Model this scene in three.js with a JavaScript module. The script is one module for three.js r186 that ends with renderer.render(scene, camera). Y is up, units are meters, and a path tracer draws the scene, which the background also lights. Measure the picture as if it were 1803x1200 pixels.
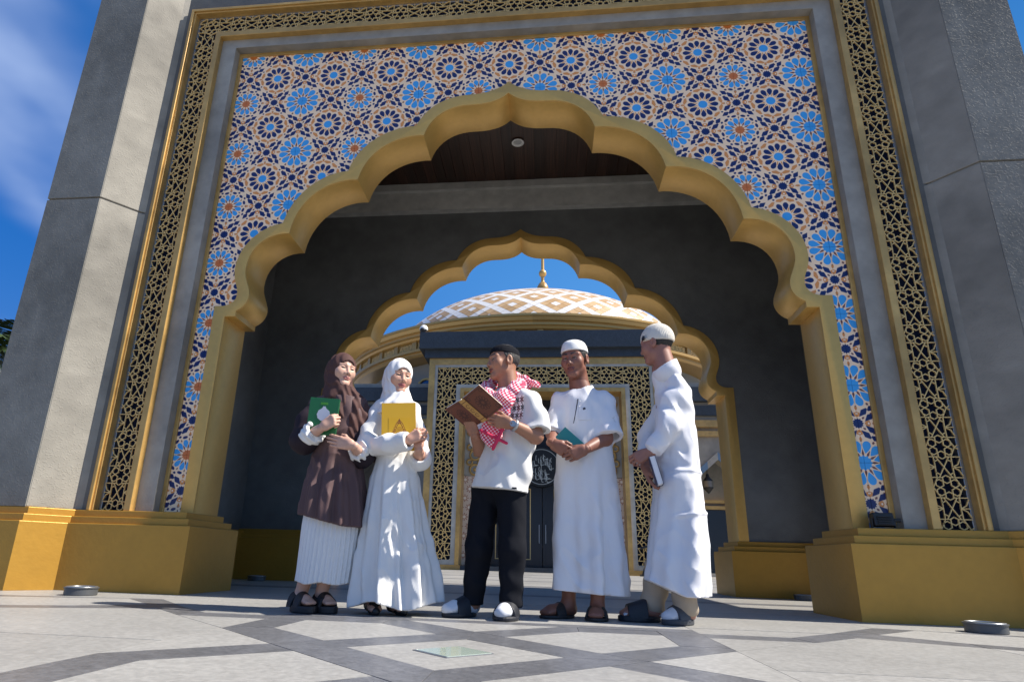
import * as THREE from 'three';
import { mergeGeometries, mergeVertices, toCreasedNormals } from 'three/addons/utils/BufferGeometryUtils.js';

// ---------------------------------------------------------------- camera, sky, sun, exposure
const scene = new THREE.Scene();
const PW = 1803, PH = 1200, FOC = 1097.92;
const camera = new THREE.PerspectiveCamera(2 * Math.atan(600 / FOC) * 180 / Math.PI, PW / PH, 0.05, 600);
camera.position.set(0.3228, 0.3105, 4.7612);
camera.rotation.order = 'YXZ';
camera.rotation.set(0.310678, 0.123438, 0.030793);
camera.setViewOffset(PW, PH, 70.93, -31.18, PW, PH);        // shifted lens
camera.updateProjectionMatrix(); camera.updateMatrixWorld();
scene.add(camera);

const renderer = new THREE.WebGLRenderer({ antialias: true });
renderer.setSize(1024, 681);
renderer.toneMapping = THREE.LinearToneMapping;
renderer.toneMappingExposure = 1.75;
renderer.shadowMap.enabled = true;

const SUN = new THREE.Vector3(Math.cos(0.85), Math.sin(0.85), 0.010).normalize();
const sun = new THREE.DirectionalLight(new THREE.Color(1.0, 0.93, 0.83), 4.9);
sun.target.position.set(0, 0, -2); sun.position.copy(SUN).multiplyScalar(40).add(sun.target.position);
sun.castShadow = true; sun.shadow.mapSize.set(2048, 2048); sun.shadow.radius = 1;
Object.assign(sun.shadow.camera, { left: -22, right: 22, top: 22, bottom: -22, near: 1, far: 110 });
scene.add(sun, sun.target);

let seed = 7;
const rnd = () => { seed = (seed * 1664525 + 1013904223) >>> 0; return seed / 4294967296; };
const rr = (a, b) => a + (b - a) * rnd();
const clamp = (x, a, b) => Math.min(b, Math.max(a, x));
const sst = (a, b, x) => { const t = clamp((x - a) / (b - a), 0, 1); return t * t * (3 - 2 * t); };
const mix = (a, b, t) => a + (b - a) * t;
// value noise
function h3(x, y, z) { let n = Math.imul(x, 374761393) + Math.imul(y, 668265263) + Math.imul(z, 2147483647 - 1274126177); n = Math.imul(n ^ (n >>> 13), 1274126177); return ((n ^ (n >>> 16)) >>> 0) / 4294967296; }
function vnoise(x, y, z) {
  const xi = Math.floor(x), yi = Math.floor(y), zi = Math.floor(z); let fx = x - xi, fy = y - yi, fz = z - zi;
  fx = fx * fx * (3 - 2 * fx); fy = fy * fy * (3 - 2 * fy); fz = fz * fz * (3 - 2 * fz);
  const L = (a, b, t) => a + (b - a) * t;
  return L(L(L(h3(xi, yi, zi), h3(xi + 1, yi, zi), fx), L(h3(xi, yi + 1, zi), h3(xi + 1, yi + 1, zi), fx), fy),
    L(L(h3(xi, yi, zi + 1), h3(xi + 1, yi, zi + 1), fx), L(h3(xi, yi + 1, zi + 1), h3(xi + 1, yi + 1, zi + 1), fx), fy), fz) * 2 - 1;
}
const fbm = (x, y, z, o = 4) => { let s = 0, a = 0.5; for (let i = 0; i < o; i++) { s += a * vnoise(x, y, z); x *= 2.03; y *= 2.03; z *= 2.03; a *= 0.5; } return s; };

{ // sky: deep clear blue, paler round the sun, a few soft white streaks
  const W = 1024, H = 512, d = new Float32Array(W * H * 4);
  for (let j = 0; j < H; j++) for (let i = 0; i < W; i++) {
    const th = ((j + 0.5) / H - 0.5) * Math.PI, ph = ((i + 0.5) / W - 0.5) * 2 * Math.PI;
    const x = Math.cos(th) * Math.cos(ph), y = Math.sin(th), z = Math.cos(th) * Math.sin(ph);
    const c = x * SUN.x + y * SUN.y + z * SUN.z, e = Math.max(y, 0);
    const t = sst(-0.15, 0.42, c);
    let r = mix(0.004, 0.050, t), g = mix(0.085, 0.19, t), b = mix(0.32, 0.46, t);
    const k = mix(1.12, 0.42, sst(0.2, 0.85, e)); r *= k * k; g *= k; b *= mix(1, k, 0.7);
    const hz = Math.exp(-e * 9); r = mix(r, 0.28, hz); g = mix(g, 0.38, hz); b = mix(b, 0.52, hz);
    const glow = Math.pow(Math.max(c, 0), 24) * 0.5; r += glow; g += glow; b += glow * 0.9;
    if (y > 0.0) { // clouds: long soft wisps on a high plane
      const s = 1 / (y + 0.12), u = x * s, v = z * s;
      const n = fbm(u * 0.75 + 54.453, v * 0.55 - u * 0.35 + 9.551, 5.7, 5) + 0.25 * fbm(u * 2.3 + 54.453, v * 2.0 + 9.551, 4, 3);
      const fine = fbm(u * 5.1 + v * 2.2 + 8, v * 3.4 - u * 2.6, 9, 5), m = sst(0.02, 0.5, n + 0.22 * fine) * 0.8 * (0.75 + 0.7 * fine) * sst(0.02, 0.2, y);
      r = mix(r, 0.23, m); g = mix(g, 0.31, m); b = mix(b, 0.50, m);
    }
    if (y < 0) { r = 0.2; g = 0.2; b = 0.2; }
    const o = (j * W + i) * 4; d[o] = r; d[o + 1] = g; d[o + 2] = b; d[o + 3] = 1;
  }
  const t = new THREE.DataTexture(d, W, H, THREE.RGBAFormat, THREE.FloatType);
  t.mapping = THREE.EquirectangularReflectionMapping; t.magFilter = t.minFilter = THREE.LinearFilter; t.needsUpdate = true;
  scene.background = t; scene.environment = t;
}

// ---------------------------------------------------------------- helpers
const taken = {};
function numbered(n) { if (!(n in taken)) { taken[n] = 0; return n; } taken[n]++; return n + '_' + String(taken[n]).padStart(3, '0'); }
function tag(o, label, category, group, kind) { if (label) o.userData.label = label; if (category) o.userData.category = category; if (group) o.userData.group = group; if (kind) o.userData.kind = kind; return o; }
function thing(name, label, category, pos = [0, 0, 0], group, kind) { const o = new THREE.Group(); o.name = numbered(name); o.position.set(...pos); scene.add(o); return tag(o, label, category, group, kind); }
function part(name, geo, m, parent, label) { const o = new THREE.Mesh(geo, m); o.name = name; o.castShadow = o.receiveShadow = true; (parent || scene).add(o); if (label) o.userData.label = label; return o; }
const V = (x, y, z) => new THREE.Vector3(x, y, z);
// a point of the place: the ray of the photograph's pixel (px, py) met with the plane z = const
const P = (px, py, z) => {
  const d = V((px - 830.57) / FOC, (631.18 - py) / FOC, -1).applyQuaternion(camera.quaternion);
  return camera.position.clone().addScaledVector(d, (z - camera.position.z) / d.z);
};
// uv in metres by the dominant direction of each face
function uvm(g, s = 1) {
  if (g.index) g = g.toNonIndexed();
  const p = g.attributes.position, uv = new Float32Array(p.count * 2), a = V(), b = V(), c = V();
  for (let i = 0; i < p.count; i += 3) {
    a.fromBufferAttribute(p, i); b.fromBufferAttribute(p, i + 1); c.fromBufferAttribute(p, i + 2);
    const n = b.clone().sub(a).cross(c.clone().sub(a)), ax = Math.abs(n.x), ay = Math.abs(n.y), az = Math.abs(n.z);
    [a, b, c].forEach((q, k) => {
      const [u, v] = ay > ax && ay > az ? [q.x, q.z] : ax > az ? [q.z, q.y] : [q.x, q.y];
      uv[(i + k) * 2] = u * s; uv[(i + k) * 2 + 1] = v * s;
    });
  }
  g.setAttribute('uv', new THREE.BufferAttribute(uv, 2)); return g;
}
function box(x0, x1, y0, y1, z0, z1) { const g = new THREE.BoxGeometry(x1 - x0, y1 - y0, z1 - z0); g.translate((x0 + x1) / 2, (y0 + y1) / 2, (z0 + z1) / 2); return uvm(g); }
const shp = pts => new THREE.Shape(pts.map(p => new THREE.Vector2(p[0], p[1])));
// outline in x, y pushed from z0 to z1
function slab(pts, z0, z1, bevel = 0, holes) {
  const s = shp(pts); if (holes) for (const h of holes) s.holes.push(new THREE.Path(h.map(p => new THREE.Vector2(p[0], p[1]))));
  const g = new THREE.ExtrudeGeometry(s, { depth: z1 - z0 - 2 * bevel, bevelEnabled: bevel > 0, bevelThickness: bevel, bevelSize: bevel, bevelOffset: -bevel, bevelSegments: 2, curveSegments: 4 });
  g.translate(0, 0, z0 + bevel); return uvm(g);
}
// plan outline in x, z raised from y0 to y1
function plan(pts, y0, y1, bevel = 0) {
  const g = new THREE.ExtrudeGeometry(shp(pts.map(p => [p[0], -p[1]])), { depth: y1 - y0 - 2 * bevel, bevelEnabled: bevel > 0, bevelThickness: bevel, bevelSize: bevel, bevelOffset: -bevel, bevelSegments: 2 });
  g.rotateX(-Math.PI / 2); g.translate(0, y0 + bevel, 0); return uvm(g);
}
const merge = a => mergeGeometries(a.map(g => { const k = g.index ? g.toNonIndexed() : g; for (const n of Object.keys(k.attributes)) if (!['position', 'normal', 'uv'].includes(n)) k.deleteAttribute(n); return k; }));
const mirX = pts => pts.map(p => [-p[0], p[1]]).reverse();
function mirrorGeo(g) { const k = (g.index ? g.toNonIndexed() : g).clone(); k.scale(-1, 1, 1); for (const n of ['position', 'normal', 'uv']) { const a = k.attributes[n], s = a.itemSize, r = a.array; for (let i = 0; i < a.count; i += 3) for (let c = 0; c < s; c++) { const t = r[(i + 1) * s + c]; r[(i + 1) * s + c] = r[(i + 2) * s + c]; r[(i + 2) * s + c] = t; } } return k; }
// frame round an opening: sides and head, half width a..b, head ya..yb
const frameU = (a, b, ya, yb, y0, z0, z1, bevel = 0) => slab([[-b, y0], [-a, y0], [-a, ya], [a, ya], [a, y0], [b, y0], [b, yb], [-b, yb]], z0, z1, bevel);

// ---------------------------------------------------------------- textures and materials
function tex(n, fn, srgb) {
  const d = new Uint8Array(n * n * 4);
  for (let j = 0; j < n; j++) for (let i = 0; i < n; i++) { const c = fn(i / n, j / n), o = (j * n + i) * 4; for (let k = 0; k < 3; k++) d[o + k] = clamp(Math.round((Array.isArray(c) ? c[k] : c) * 255), 0, 255); d[o + 3] = 255; }
  const t = new THREE.DataTexture(d, n, n); t.wrapS = t.wrapT = THREE.RepeatWrapping; t.magFilter = THREE.LinearFilter; t.minFilter = THREE.LinearMipmapLinearFilter; t.generateMipmaps = true; t.anisotropy = 8;
  if (srgb) t.colorSpace = THREE.SRGBColorSpace; t.needsUpdate = true; return t;
}
const rep = (t, s, sy) => { const c = t.clone(); c.repeat.set(s, sy || s); c.needsUpdate = true; return c; };
// tiling fbm
const tn = (u, v, f, o, s = 0) => { let r = 0, a = 0.5; for (let i = 0; i < o; i++) { const w = f; const x = u * w, y = v * w, xi = Math.floor(x), yi = Math.floor(y); let fx = x - xi, fy = y - yi; fx = fx * fx * (3 - 2 * fx); fy = fy * fy * (3 - 2 * fy); const q = (p, k) => h3(((p % w) + w) % w, ((k % w) + w) % w, 17 * i + s); r += a * ((q(xi, yi) * (1 - fx) + q(xi + 1, yi) * fx) * (1 - fy) + (q(xi, yi + 1) * (1 - fx) + q(xi + 1, yi + 1) * fx) * fy); f *= 2; a *= 0.5; } return r; };
const tBlotch = tex(512, (u, v) => { const a = tn(u, v, 3, 6), b = tn(u, v, 24, 4, 5); const k = 0.80 + 0.32 * (a - 0.5) + 0.16 * (b - 0.5); return [k, k, k * 0.985]; }, true);
const tSoft = tex(256, (u, v) => { const k = 0.95 + 0.07 * (tn(u, v, 6, 5, 41) - 0.5) + 0.05 * (tn(u, v, 60, 2, 42) - 0.5); return [k, k, k]; }, true);
const tStone = tex(512, (u, v) => { const a = tn(u, v, 4, 6, 2), b = tn(u, v, 90, 2, 9); const k = 0.91 + 0.07 * (a - 0.5) + 0.20 * (b - 0.5); return [k, k * 0.998, k * 0.99]; }, true);
const tSlate = tex(512, (u, v) => { const a = tn(u, v, 5, 6, 31), b = tn(u, v, 40, 3, 33), c = tn(u, v, 120, 2, 35); const k = 0.86 + 0.14 * (a - 0.5) + 0.18 * (b - 0.5) + 0.26 * (c - 0.5); return [k, k, k * 1.01]; }, true);
const tGrain = tex(512, (u, v) => tn(u, v, 64, 3, 3));
const tPlaster = tex(512, (u, v) => { const a = tn(u, v, 40, 3, 11), b = tn(u, v, 110, 2, 12); return clamp(0.35 * a + sst(0.45, 0.62, b) * 0.6, 0, 1); });
const tWeave = tex(256, (u, v) => { const n = tn(u, v, 32, 3, 8); return 0.5 + 0.22 * Math.sin(u * 2 * Math.PI * 64) * Math.sin(v * 2 * Math.PI * 64) + 0.4 * (n - 0.5); });
const tWood = tex(512, (u, v) => { const n = tn(u, v, 4, 4, 21); const g = tn(u * 1, 0.5 + 0.02 * n + v * 0.06, 64, 3, 22); const k = 0.6 + 0.6 * (g - 0.4); return [k, k * 0.95, k * 0.9]; }, true);
const M = {};
const std = (c, rough, o = {}) => { const m = new THREE.MeshStandardMaterial({ roughness: rough, metalness: 0, ...o }); m.color.setRGB(...c); return m; };
M.plaster = std([0.39, 0.365, 0.32], 0.8, { map: rep(tBlotch, 0.4), bumpMap: rep(tPlaster, 1.1), bumpScale: 0.002 });
M.plasterDark = std([0.17, 0.168, 0.16], 0.7, { map: rep(tBlotch, 0.4), bumpMap: rep(tPlaster, 1.1), bumpScale: 0.002 });
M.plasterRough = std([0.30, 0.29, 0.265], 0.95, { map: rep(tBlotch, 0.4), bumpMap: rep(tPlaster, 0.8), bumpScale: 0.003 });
M.greyBand = std([0.43, 0.40, 0.35], 0.55, { map: rep(tBlotch, 0.5), bumpMap: rep(tGrain, 1), bumpScale: 0.0015 });
M.beam = std([0.74, 0.72, 0.68], 0.6, { map: rep(tBlotch, 0.5) });
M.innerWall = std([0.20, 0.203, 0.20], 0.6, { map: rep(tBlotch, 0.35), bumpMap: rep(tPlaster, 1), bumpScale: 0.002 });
M.gold = std([0.50, 0.265, 0.036], 0.42, { metalness: 0.3, map: rep(tSoft, 0.45), bumpMap: rep(tGrain, 0.7), bumpScale: 0.0012 });
M.goldPale = std([0.70, 0.425, 0.115], 0.40, { metalness: 0.35, map: rep(tSoft, 0.5), bumpMap: rep(tGrain, 0.8), bumpScale: 0.001 });
M.goldTrim = std([0.80, 0.49, 0.16], 0.36, { metalness: 0.3, map: rep(tBlotch, 0.6) });
M.goldBar = std([0.74, 0.51, 0.20], 0.45, { metalness: 0.2 });
M.darkBack = std([0.008, 0.010, 0.022], 0.35);
M.navyBack = new THREE.MeshPhysicalMaterial({ roughness: 0.6, specularIntensity: 0.2 }); M.navyBack.color.setRGB(0.006, 0.009, 0.024);
M.cream = std([0.62, 0.60, 0.55], 0.6, { map: rep(tBlotch, 0.3) });
M.mosqueWall = std([0.42, 0.41, 0.38], 0.7, { map: rep(tBlotch, 0.25) });
M.slate = std([0.050, 0.064, 0.080], 0.55, { map: rep(tSlate, 0.35), bumpMap: rep(tGrain, 0.6), bumpScale: 0.003 });
M.paver = std([0.405, 0.40, 0.385], 0.45, { map: rep(tStone, 0.7), bumpMap: rep(tGrain, 2), bumpScale: 0.0008 });
M.paverB = std([0.415, 0.407, 0.388], 0.38, { map: rep(tStone, 0.55), bumpMap: rep(tGrain, 2), bumpScale: 0.0008 });
M.granite = std([0.205, 0.208, 0.218], 0.38, { map: rep(tSlate, 0.9), bumpMap: rep(tGrain, 2), bumpScale: 0.0008 });
M.joint = std([0.16, 0.15, 0.14], 0.8);
M.black = std([0.012, 0.012, 0.014], 0.5);
M.steel = std([0.35, 0.36, 0.37], 0.35, { metalness: 0.8 });
M.glassGreen = new THREE.MeshPhysicalMaterial({ roughness: 0.12, clearcoat: 0.6 }); M.glassGreen.color.setRGB(0.50, 0.60, 0.52);
M.wood = std([0.10, 0.045, 0.028], 0.5, { map: rep(tWood, 1) });
M.white = std([0.78, 0.77, 0.74], 0.5);
M.tan = std([0.47, 0.30, 0.14], 0.4); M.tan2 = std([0.54, 0.36, 0.18], 0.4); M.domeWhite = std([0.74, 0.72, 0.68], 0.35);
M.blueGlass = new THREE.MeshPhysicalMaterial({ roughness: 0.12, metalness: 0, clearcoat: 1 }); M.blueGlass.color.setRGB(0.01, 0.04, 0.14);
M.doorDark = std([0.010, 0.013, 0.020], 0.25);
// ---------------------------------------------------------------- lattice screens
// one period of the star pattern (period 1 along y, star at the origin), mirrored in both axes
const LAT = (() => {
  const s = [], add = (a, b, c, d) => s.push([a, b, c, d]);
  for (let k = 0; k < 6; k++) { const A = Math.PI / 2 + k * Math.PI / 3, cx = 0.2 * Math.cos(A), cy = 0.2 * Math.sin(A); for (let j = 0; j < 6; j++) { const a = A + j * Math.PI / 3, b = a + Math.PI / 3; add(cx + 0.098 * Math.cos(a), cy + 0.098 * Math.sin(a), cx + 0.098 * Math.cos(b), cy + 0.098 * Math.sin(b)); } }
  const q = [[0.5, 0.245, 0.09, 0.245], [0.15, 0.245, -0.15, 0.755], [0.205, 0.245, 0.2, 0.5], [0.2, 0.5, 0.33, 0.43], [0.2, 0.5, 0.5, 0.5], [0.11, 0.317, 0.203, 0.368], [0.2, 0.245, 0.33, 0], [0.33, 0, 0.5, 0.12], [0.33, 0.43, 0.42, 0.245]];
  for (const [a, b, c, d] of q) for (const sx of [1, -1]) for (const sy of [1, -1]) add(sx * a, sy * b, sx * c, sy * d);
  return s;
})();
// bars of the pattern inside a rectangle; alongX turns the pattern by a quarter
function lattice(x0, x1, y0, y1, cx, cy, per, w, z0, z1, alongX = false, rows = [0], rowStep = 1) {
  const pos = [], nor = [], seen = new Set();
  const quad = (a, b, c, d, n) => { for (const p of [a, b, c, a, c, d]) { pos.push(...p); nor.push(...n); } };
  const clip = (a, b, c, d) => { let t0 = 0, t1 = 1; const dx = c - a, dy = d - b; for (const [p, q] of [[-dx, a - x0], [dx, x1 - a], [-dy, b - y0], [dy, y1 - b]]) { if (Math.abs(p) < 1e-9) { if (q < 0) return null; continue; } const r = q / p; if (p < 0) t0 = Math.max(t0, r); else t1 = Math.min(t1, r); } return t1 - t0 > 1e-3 ? [a + t0 * dx, b + t0 * dy, a + t1 * dx, b + t1 * dy] : null; };
  const lo = alongX ? x0 : y0, hi = alongX ? x1 : y1, c0 = alongX ? cx : cy;
  for (let k = Math.floor((lo - c0) / per) - 1; k <= Math.ceil((hi - c0) / per) + 1; k++) for (const r of rows) for (const [a, b, c, d] of LAT) {
    const m = (u, v) => alongX ? [cx + (v + k) * per, cy + (u + r * rowStep) * per] : [cx + (u + r * rowStep) * per, cy + (v + k) * per];
    const s = clip(...m(a, b), ...m(c, d)); if (!s) continue;
    const key = s.map(v => Math.round(v * 500)).join(); const key2 = [s[2], s[3], s[0], s[1]].map(v => Math.round(v * 500)).join();
    if (seen.has(key) || seen.has(key2)) continue; seen.add(key);
    const dx = s[2] - s[0], dy = s[3] - s[1], l = Math.hypot(dx, dy), ux = dx / l, uy = dy / l, e = w * 0.22, nx = -uy * w / 2, ny = ux * w / 2;
    const zj = z1 - 0.0004 * ((seen.size * 7) % 5);       // crossing bars never share a face
    const A = [s[0] - ux * e + nx, s[1] - uy * e + ny], B = [s[2] + ux * e + nx, s[3] + uy * e + ny], C = [s[2] + ux * e - nx, s[3] + uy * e - ny], D = [s[0] - ux * e - nx, s[1] - uy * e - ny];
    quad([...D, zj], [...C, zj], [...B, zj], [...A, zj], [0, 0, 1]);
    quad([...A, zj], [...B, zj], [...B, z0], [...A, z0], [-uy, ux, 0]);
    quad([...C, zj], [...D, zj], [...D, z0], [...C, z0], [uy, -ux, 0]);
  }
  const g = new THREE.BufferGeometry();
  g.setAttribute('position', new THREE.Float32BufferAttribute(pos, 3)); g.setAttribute('normal', new THREE.Float32BufferAttribute(nor, 3)); g.setAttribute('uv', new THREE.Float32BufferAttribute(new Float32Array(pos.length / 3 * 2), 2));
  return g;
}

// ---------------------------------------------------------------- multifoil arch outline (right half, apex to jamb)
function bez(p0, p1, p2, p3, n) { const o = []; for (let i = 1; i <= n; i++) { const t = i / n, s = 1 - t; o.push([s * s * s * p0[0] + 3 * s * s * t * p1[0] + 3 * s * t * t * p2[0] + t * t * t * p3[0], s * s * s * p0[1] + 3 * s * s * t * p1[1] + 3 * s * t * t * p2[1] + t * t * t * p3[1]]); } return o; }
const archIn = (() => {
  const o = [[0, 4.447]];
  o.push(...bez([0, 4.447], [0.09, 4.355], [0.21, 4.335], [0.36, 4.336], 8), ...bez([0.36, 4.336], [0.56, 4.337], [0.72, 4.235], [0.779, 4.024], 10));
  o.push(...bez([0.779, 4.024], [1.04, 4.04], [1.31, 3.89], [1.368, 3.577], 14));
  o.push(...bez([1.368, 3.577], [1.63, 3.60], [1.92, 3.42], [1.957, 3.046], 14));
  o.push(...bez([1.957, 3.046], [2.16, 3.06], [2.32, 2.92], [2.318, 2.70], 10), ...bez([2.318, 2.70], [2.316, 2.60], [2.25, 2.53], [2.249, 2.45], 6), ...bez([2.249, 2.45], [2.25, 2.37], [2.30, 2.325], [2.348, 2.304], 6));
  o.push([2.348, 2.253], [2.443, 2.253]);
  return o;
})();
const archOut = (() => {
  const o = [[0, 4.575]];
  o.push(...bez([0, 4.575], [0.09, 4.49], [0.22, 4.455], [0.36, 4.453], 8), ...bez([0.36, 4.453], [0.57, 4.452], [0.76, 4.36], [0.858, 4.135], 10));
  o.push(...bez([0.858, 4.135], [1.13, 4.13], [1.40, 3.96], [1.468, 3.675], 14));
  o.push(...bez([1.468, 3.675], [1.70, 3.67], [1.97, 3.47], [2.03, 3.155], 14));
  o.push(...bez([2.03, 3.155], [2.25, 3.12], [2.425, 2.93], [2.42, 2.70], 10), ...bez([2.42, 2.70], [2.417, 2.59], [2.36, 2.53], [2.361, 2.46], 6), ...bez([2.361, 2.46], [2.362, 2.39], [2.42, 2.355], [2.48, 2.353], 5));
  o.push([2.553, 2.353]);
  return o;
})();
const ring = (half, yb) => { const last = half[half.length - 1][0]; const r = [...half, [last, yb]]; return [...mirX(r).slice(0, -1), ...r]; };   // left foot -> apex -> right foot
const LED = 0.588;
const archBorderPts = yb => { const a = ring(archIn, yb), b = ring(archOut, yb); return [...b, ...a.slice().reverse()]; };

const gate = thing('mosque_gate', 'grey plastered gateway with a gold multifoil arch, tiled spandrels and gold lattice strips', 'gateway');
const crease = (g, a = 0.5) => toCreasedNormals(g, a);

// front wall: gold arch, tile bed, frames
part('arch_soffit', crease(slab(archBorderPts(LED), -0.387, -0.0195, 0.002), 0.55), M.goldPale, gate);
part('arch_border', crease(slab(archBorderPts(LED), -0.019, 0, 0.003), 0.55), M.goldPale, gate);
{
  const b = ring(archOut, LED);
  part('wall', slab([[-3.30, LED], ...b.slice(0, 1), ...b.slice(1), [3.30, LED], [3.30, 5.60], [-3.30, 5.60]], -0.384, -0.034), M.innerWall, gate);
}
part('tile_frame', frameU(2.70, 2.736, 5.08, 5.116, LED, -0.034, -0.004, 0.004), M.goldTrim, gate);
part('wall_band', frameU(2.735, 2.886, 5.115, 5.216, LED, -0.034, 0.08, 0.003), M.greyBand, gate);
part('moulding', frameU(2.885, 2.941, 5.215, 5.271, LED, -0.02, 0.14, 0.005), M.goldTrim, gate);
part('moulding', frameU(3.195, 3.256, 5.53, 5.591, LED, -0.02, 0.14, 0.005), M.goldTrim, gate);
part('bead', frameU(3.211, 3.238, 5.546, 5.573, LED, 0.14, 0.158, 0.005), M.goldTrim, gate);
part('moulding', frameU(3.172, 3.196, 5.507, 5.531, LED, -0.02, 0.075, 0.004), M.steel, gate);
part('lattice_backing', frameU(2.94, 3.173, 5.27, 5.508, LED, -0.02, 0.035), M.navyBack, gate);
for (const s of [-1, 1]) part('lattice_screen', lattice(Math.min(s * 2.943, s * 3.17), Math.max(s * 2.943, s * 3.17), LED, 5.275, s * 3.058, 2.272, 0.28, 0.0062, 0.076, 0.088), M.goldBar, gate);
part('lattice_screen', lattice(-3.17, 3.17, 5.277, 5.505, 0.05, 5.39, 0.28, 0.0062, 0.076, 0.088, true), M.goldBar, gate);
part('wall', frameU(3.256, 3.42, 5.591, 7.55, LED, -0.38, 0.12), M.plasterDark, gate);

// printed tiles: one square tile per ring rosette, cut to the spandrel outline
const TP = 0.576, TX0 = 0.004, TY0 = 4.795;
const tileTex = (() => {
  const S = 512, c = document.createElement('canvas'); c.width = 2 * S; c.height = S; const g = c.getContext('2d');
  g.fillStyle = '#fbd9b2'; g.fillRect(0, 0, 2 * S, S);
  const NAVY = '#10205a', BLUE = '#3f9fe0', ORG = '#e0924a', MAR = '#7a4a44', LINE = '#ffe9d0';
  const at = (x, y, fn) => { for (let i = -1; i <= 2; i++) for (let j = -1; j <= 1; j++) { g.save(); g.translate(x * S + i * 2 * S, y * S + j * S); fn(); g.restore(); } };
  const drop = (r0, r1, w, a, col, peak = 0.62) => { g.save(); g.rotate(a); g.beginPath(); g.moveTo(r0 * S, 0); const m = r0 + (r1 - r0) * peak; g.quadraticCurveTo((r0 + m) / 2 * S, w * S * 0.8, m * S, w * S); g.quadraticCurveTo(r1 * S, w * S * 0.8, r1 * S, 0); g.quadraticCurveTo(r1 * S, -w * S * 0.8, m * S, -w * S); g.quadraticCurveTo((r0 + m) / 2 * S, -w * S * 0.8, r0 * S, 0); g.fillStyle = col; g.fill(); g.restore(); };
  const kite = (x, y, a, l, w, col) => { g.save(); g.translate(x * S, y * S); g.rotate(a); g.beginPath(); g.moveTo(-l * S, 0); g.lineTo(l * 0.15 * S, w * S); g.lineTo(l * S, w * 0.25 * S); g.lineTo(l * S, -w * 0.25 * S); g.lineTo(l * 0.15 * S, -w * S); g.closePath(); g.fillStyle = col; g.fill(); g.restore(); };
  const star = (n, r, q, col) => { g.beginPath(); for (let i = 0; i < 2 * n; i++) { const a = i * Math.PI / n, R = i % 2 ? q : r; g[i ? 'lineTo' : 'moveTo'](Math.cos(a) * R * S, Math.sin(a) * R * S); } g.closePath(); g.fillStyle = col; g.fill(); };
  const T = Math.PI * 2, ell = (x, y, a, b, rot, col) => { g.beginPath(); g.ellipse(x * S, y * S, a * S, b * S, rot, 0, T); g.fillStyle = col; g.fill(); };
  for (const X of [0, 1]) at(X, 0, () => {                                   // ring rosettes
    ell(0, 0, 0.068, 0.068, 0, BLUE);
    for (let k = 0; k < 12; k++) { const a = k * T / 12, b = a + T / 24; drop(0.100, 0.230, 0.039, a, NAVY); g.save(); g.rotate(b); g.translate(0.268 * S, 0); g.beginPath(); g.moveTo(-0.026 * S, 0); g.lineTo(0, 0.064 * S); g.lineTo(0.028 * S, 0.04 * S); g.lineTo(0.028 * S, -0.04 * S); g.lineTo(0, -0.064 * S); g.closePath(); g.fillStyle = ORG; g.fill(); g.restore(); drop(0.078, 0.15, 0.008, b, ORG, 0.4); ell(Math.cos(a) * 0.315, Math.sin(a) * 0.315, 0.016, 0.013, 0, NAVY); }
    for (let k = 0; k < 4; k++) for (const s of [-1, 1]) { const a = T / 8 + k * T / 4 + s * 0.215; kite(Math.cos(a) * 0.375, Math.sin(a) * 0.375, a + s * 1.2, 0.058, 0.037, NAVY); kite(Math.cos(a + s * 0.2) * 0.345, Math.sin(a + s * 0.2) * 0.345, a, 0.022, 0.016, MAR); }
  });
  for (const [X, o] of [[0.5, 0], [1.5, 1]]) at(X, 0.5, () => {              // large rosettes, blue or orange heart
    for (let k = 0; k < 12; k++) { const a = k * T / 12 + T / 24, b = a + T / 24; if (o) { drop(0.10, 0.222, 0.037, a, BLUE, 0.6); ell(Math.cos(a) * 0.258, Math.sin(a) * 0.258, 0.020, 0.037, a, NAVY); ell(Math.cos(b) * 0.288, Math.sin(b) * 0.288, 0.016, 0.020, b, NAVY); kite(Math.cos(b) * 0.12, Math.sin(b) * 0.12, b + Math.PI, 0.04, 0.012, MAR); ell(Math.cos(b) * 0.225, Math.sin(b) * 0.225, 0.016, 0.009, b, MAR); } else { drop(0.118, 0.280, 0.051, a, BLUE, 0.66); kite(Math.cos(b) * 0.125, Math.sin(b) * 0.125, b + Math.PI, 0.05, 0.015, MAR); ell(Math.cos(b) * 0.285, Math.sin(b) * 0.285, 0.018, 0.014, b, MAR); } }
    if (o) star(12, 0.080, 0.062, '#cf7232'); else star(12, 0.100, 0.080, BLUE);
  });
  for (const [x, y] of [[0.5, 0], [1.5, 0], [0, 0.5], [1, 0.5]]) at(x, y, () => {   // small navy stars with orange buds
    star(12, 0.070, 0.054, NAVY);
    for (let k = 0; k < 4; k++) { const a = k * T / 4; g.save(); g.rotate(a); g.beginPath(); g.moveTo(0.078 * S, 0); g.lineTo(0.105 * S, 0.044 * S); g.lineTo(0.14 * S, 0.036 * S); g.lineTo(0.152 * S, 0); g.lineTo(0.14 * S, -0.036 * S); g.lineTo(0.105 * S, -0.044 * S); g.closePath(); g.fillStyle = ORG; g.fill(); g.restore(); ell(Math.cos(a) * 0.127, Math.sin(a) * 0.127, 0.011, 0.014, a, LINE); for (const s of [-1, 1]) { const b = a + s * 0.50; kite(Math.cos(b) * 0.160, Math.sin(b) * 0.160, b + s * 0.25, 0.074, 0.038, NAVY); } const d = a + T / 8; kite(Math.cos(d) * 0.095, Math.sin(d) * 0.095, d, 0.022, 0.015, MAR); kite(Math.cos(a) * 0.195, Math.sin(a) * 0.195, a, 0.03, 0.020, ORG); }
  });
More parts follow.
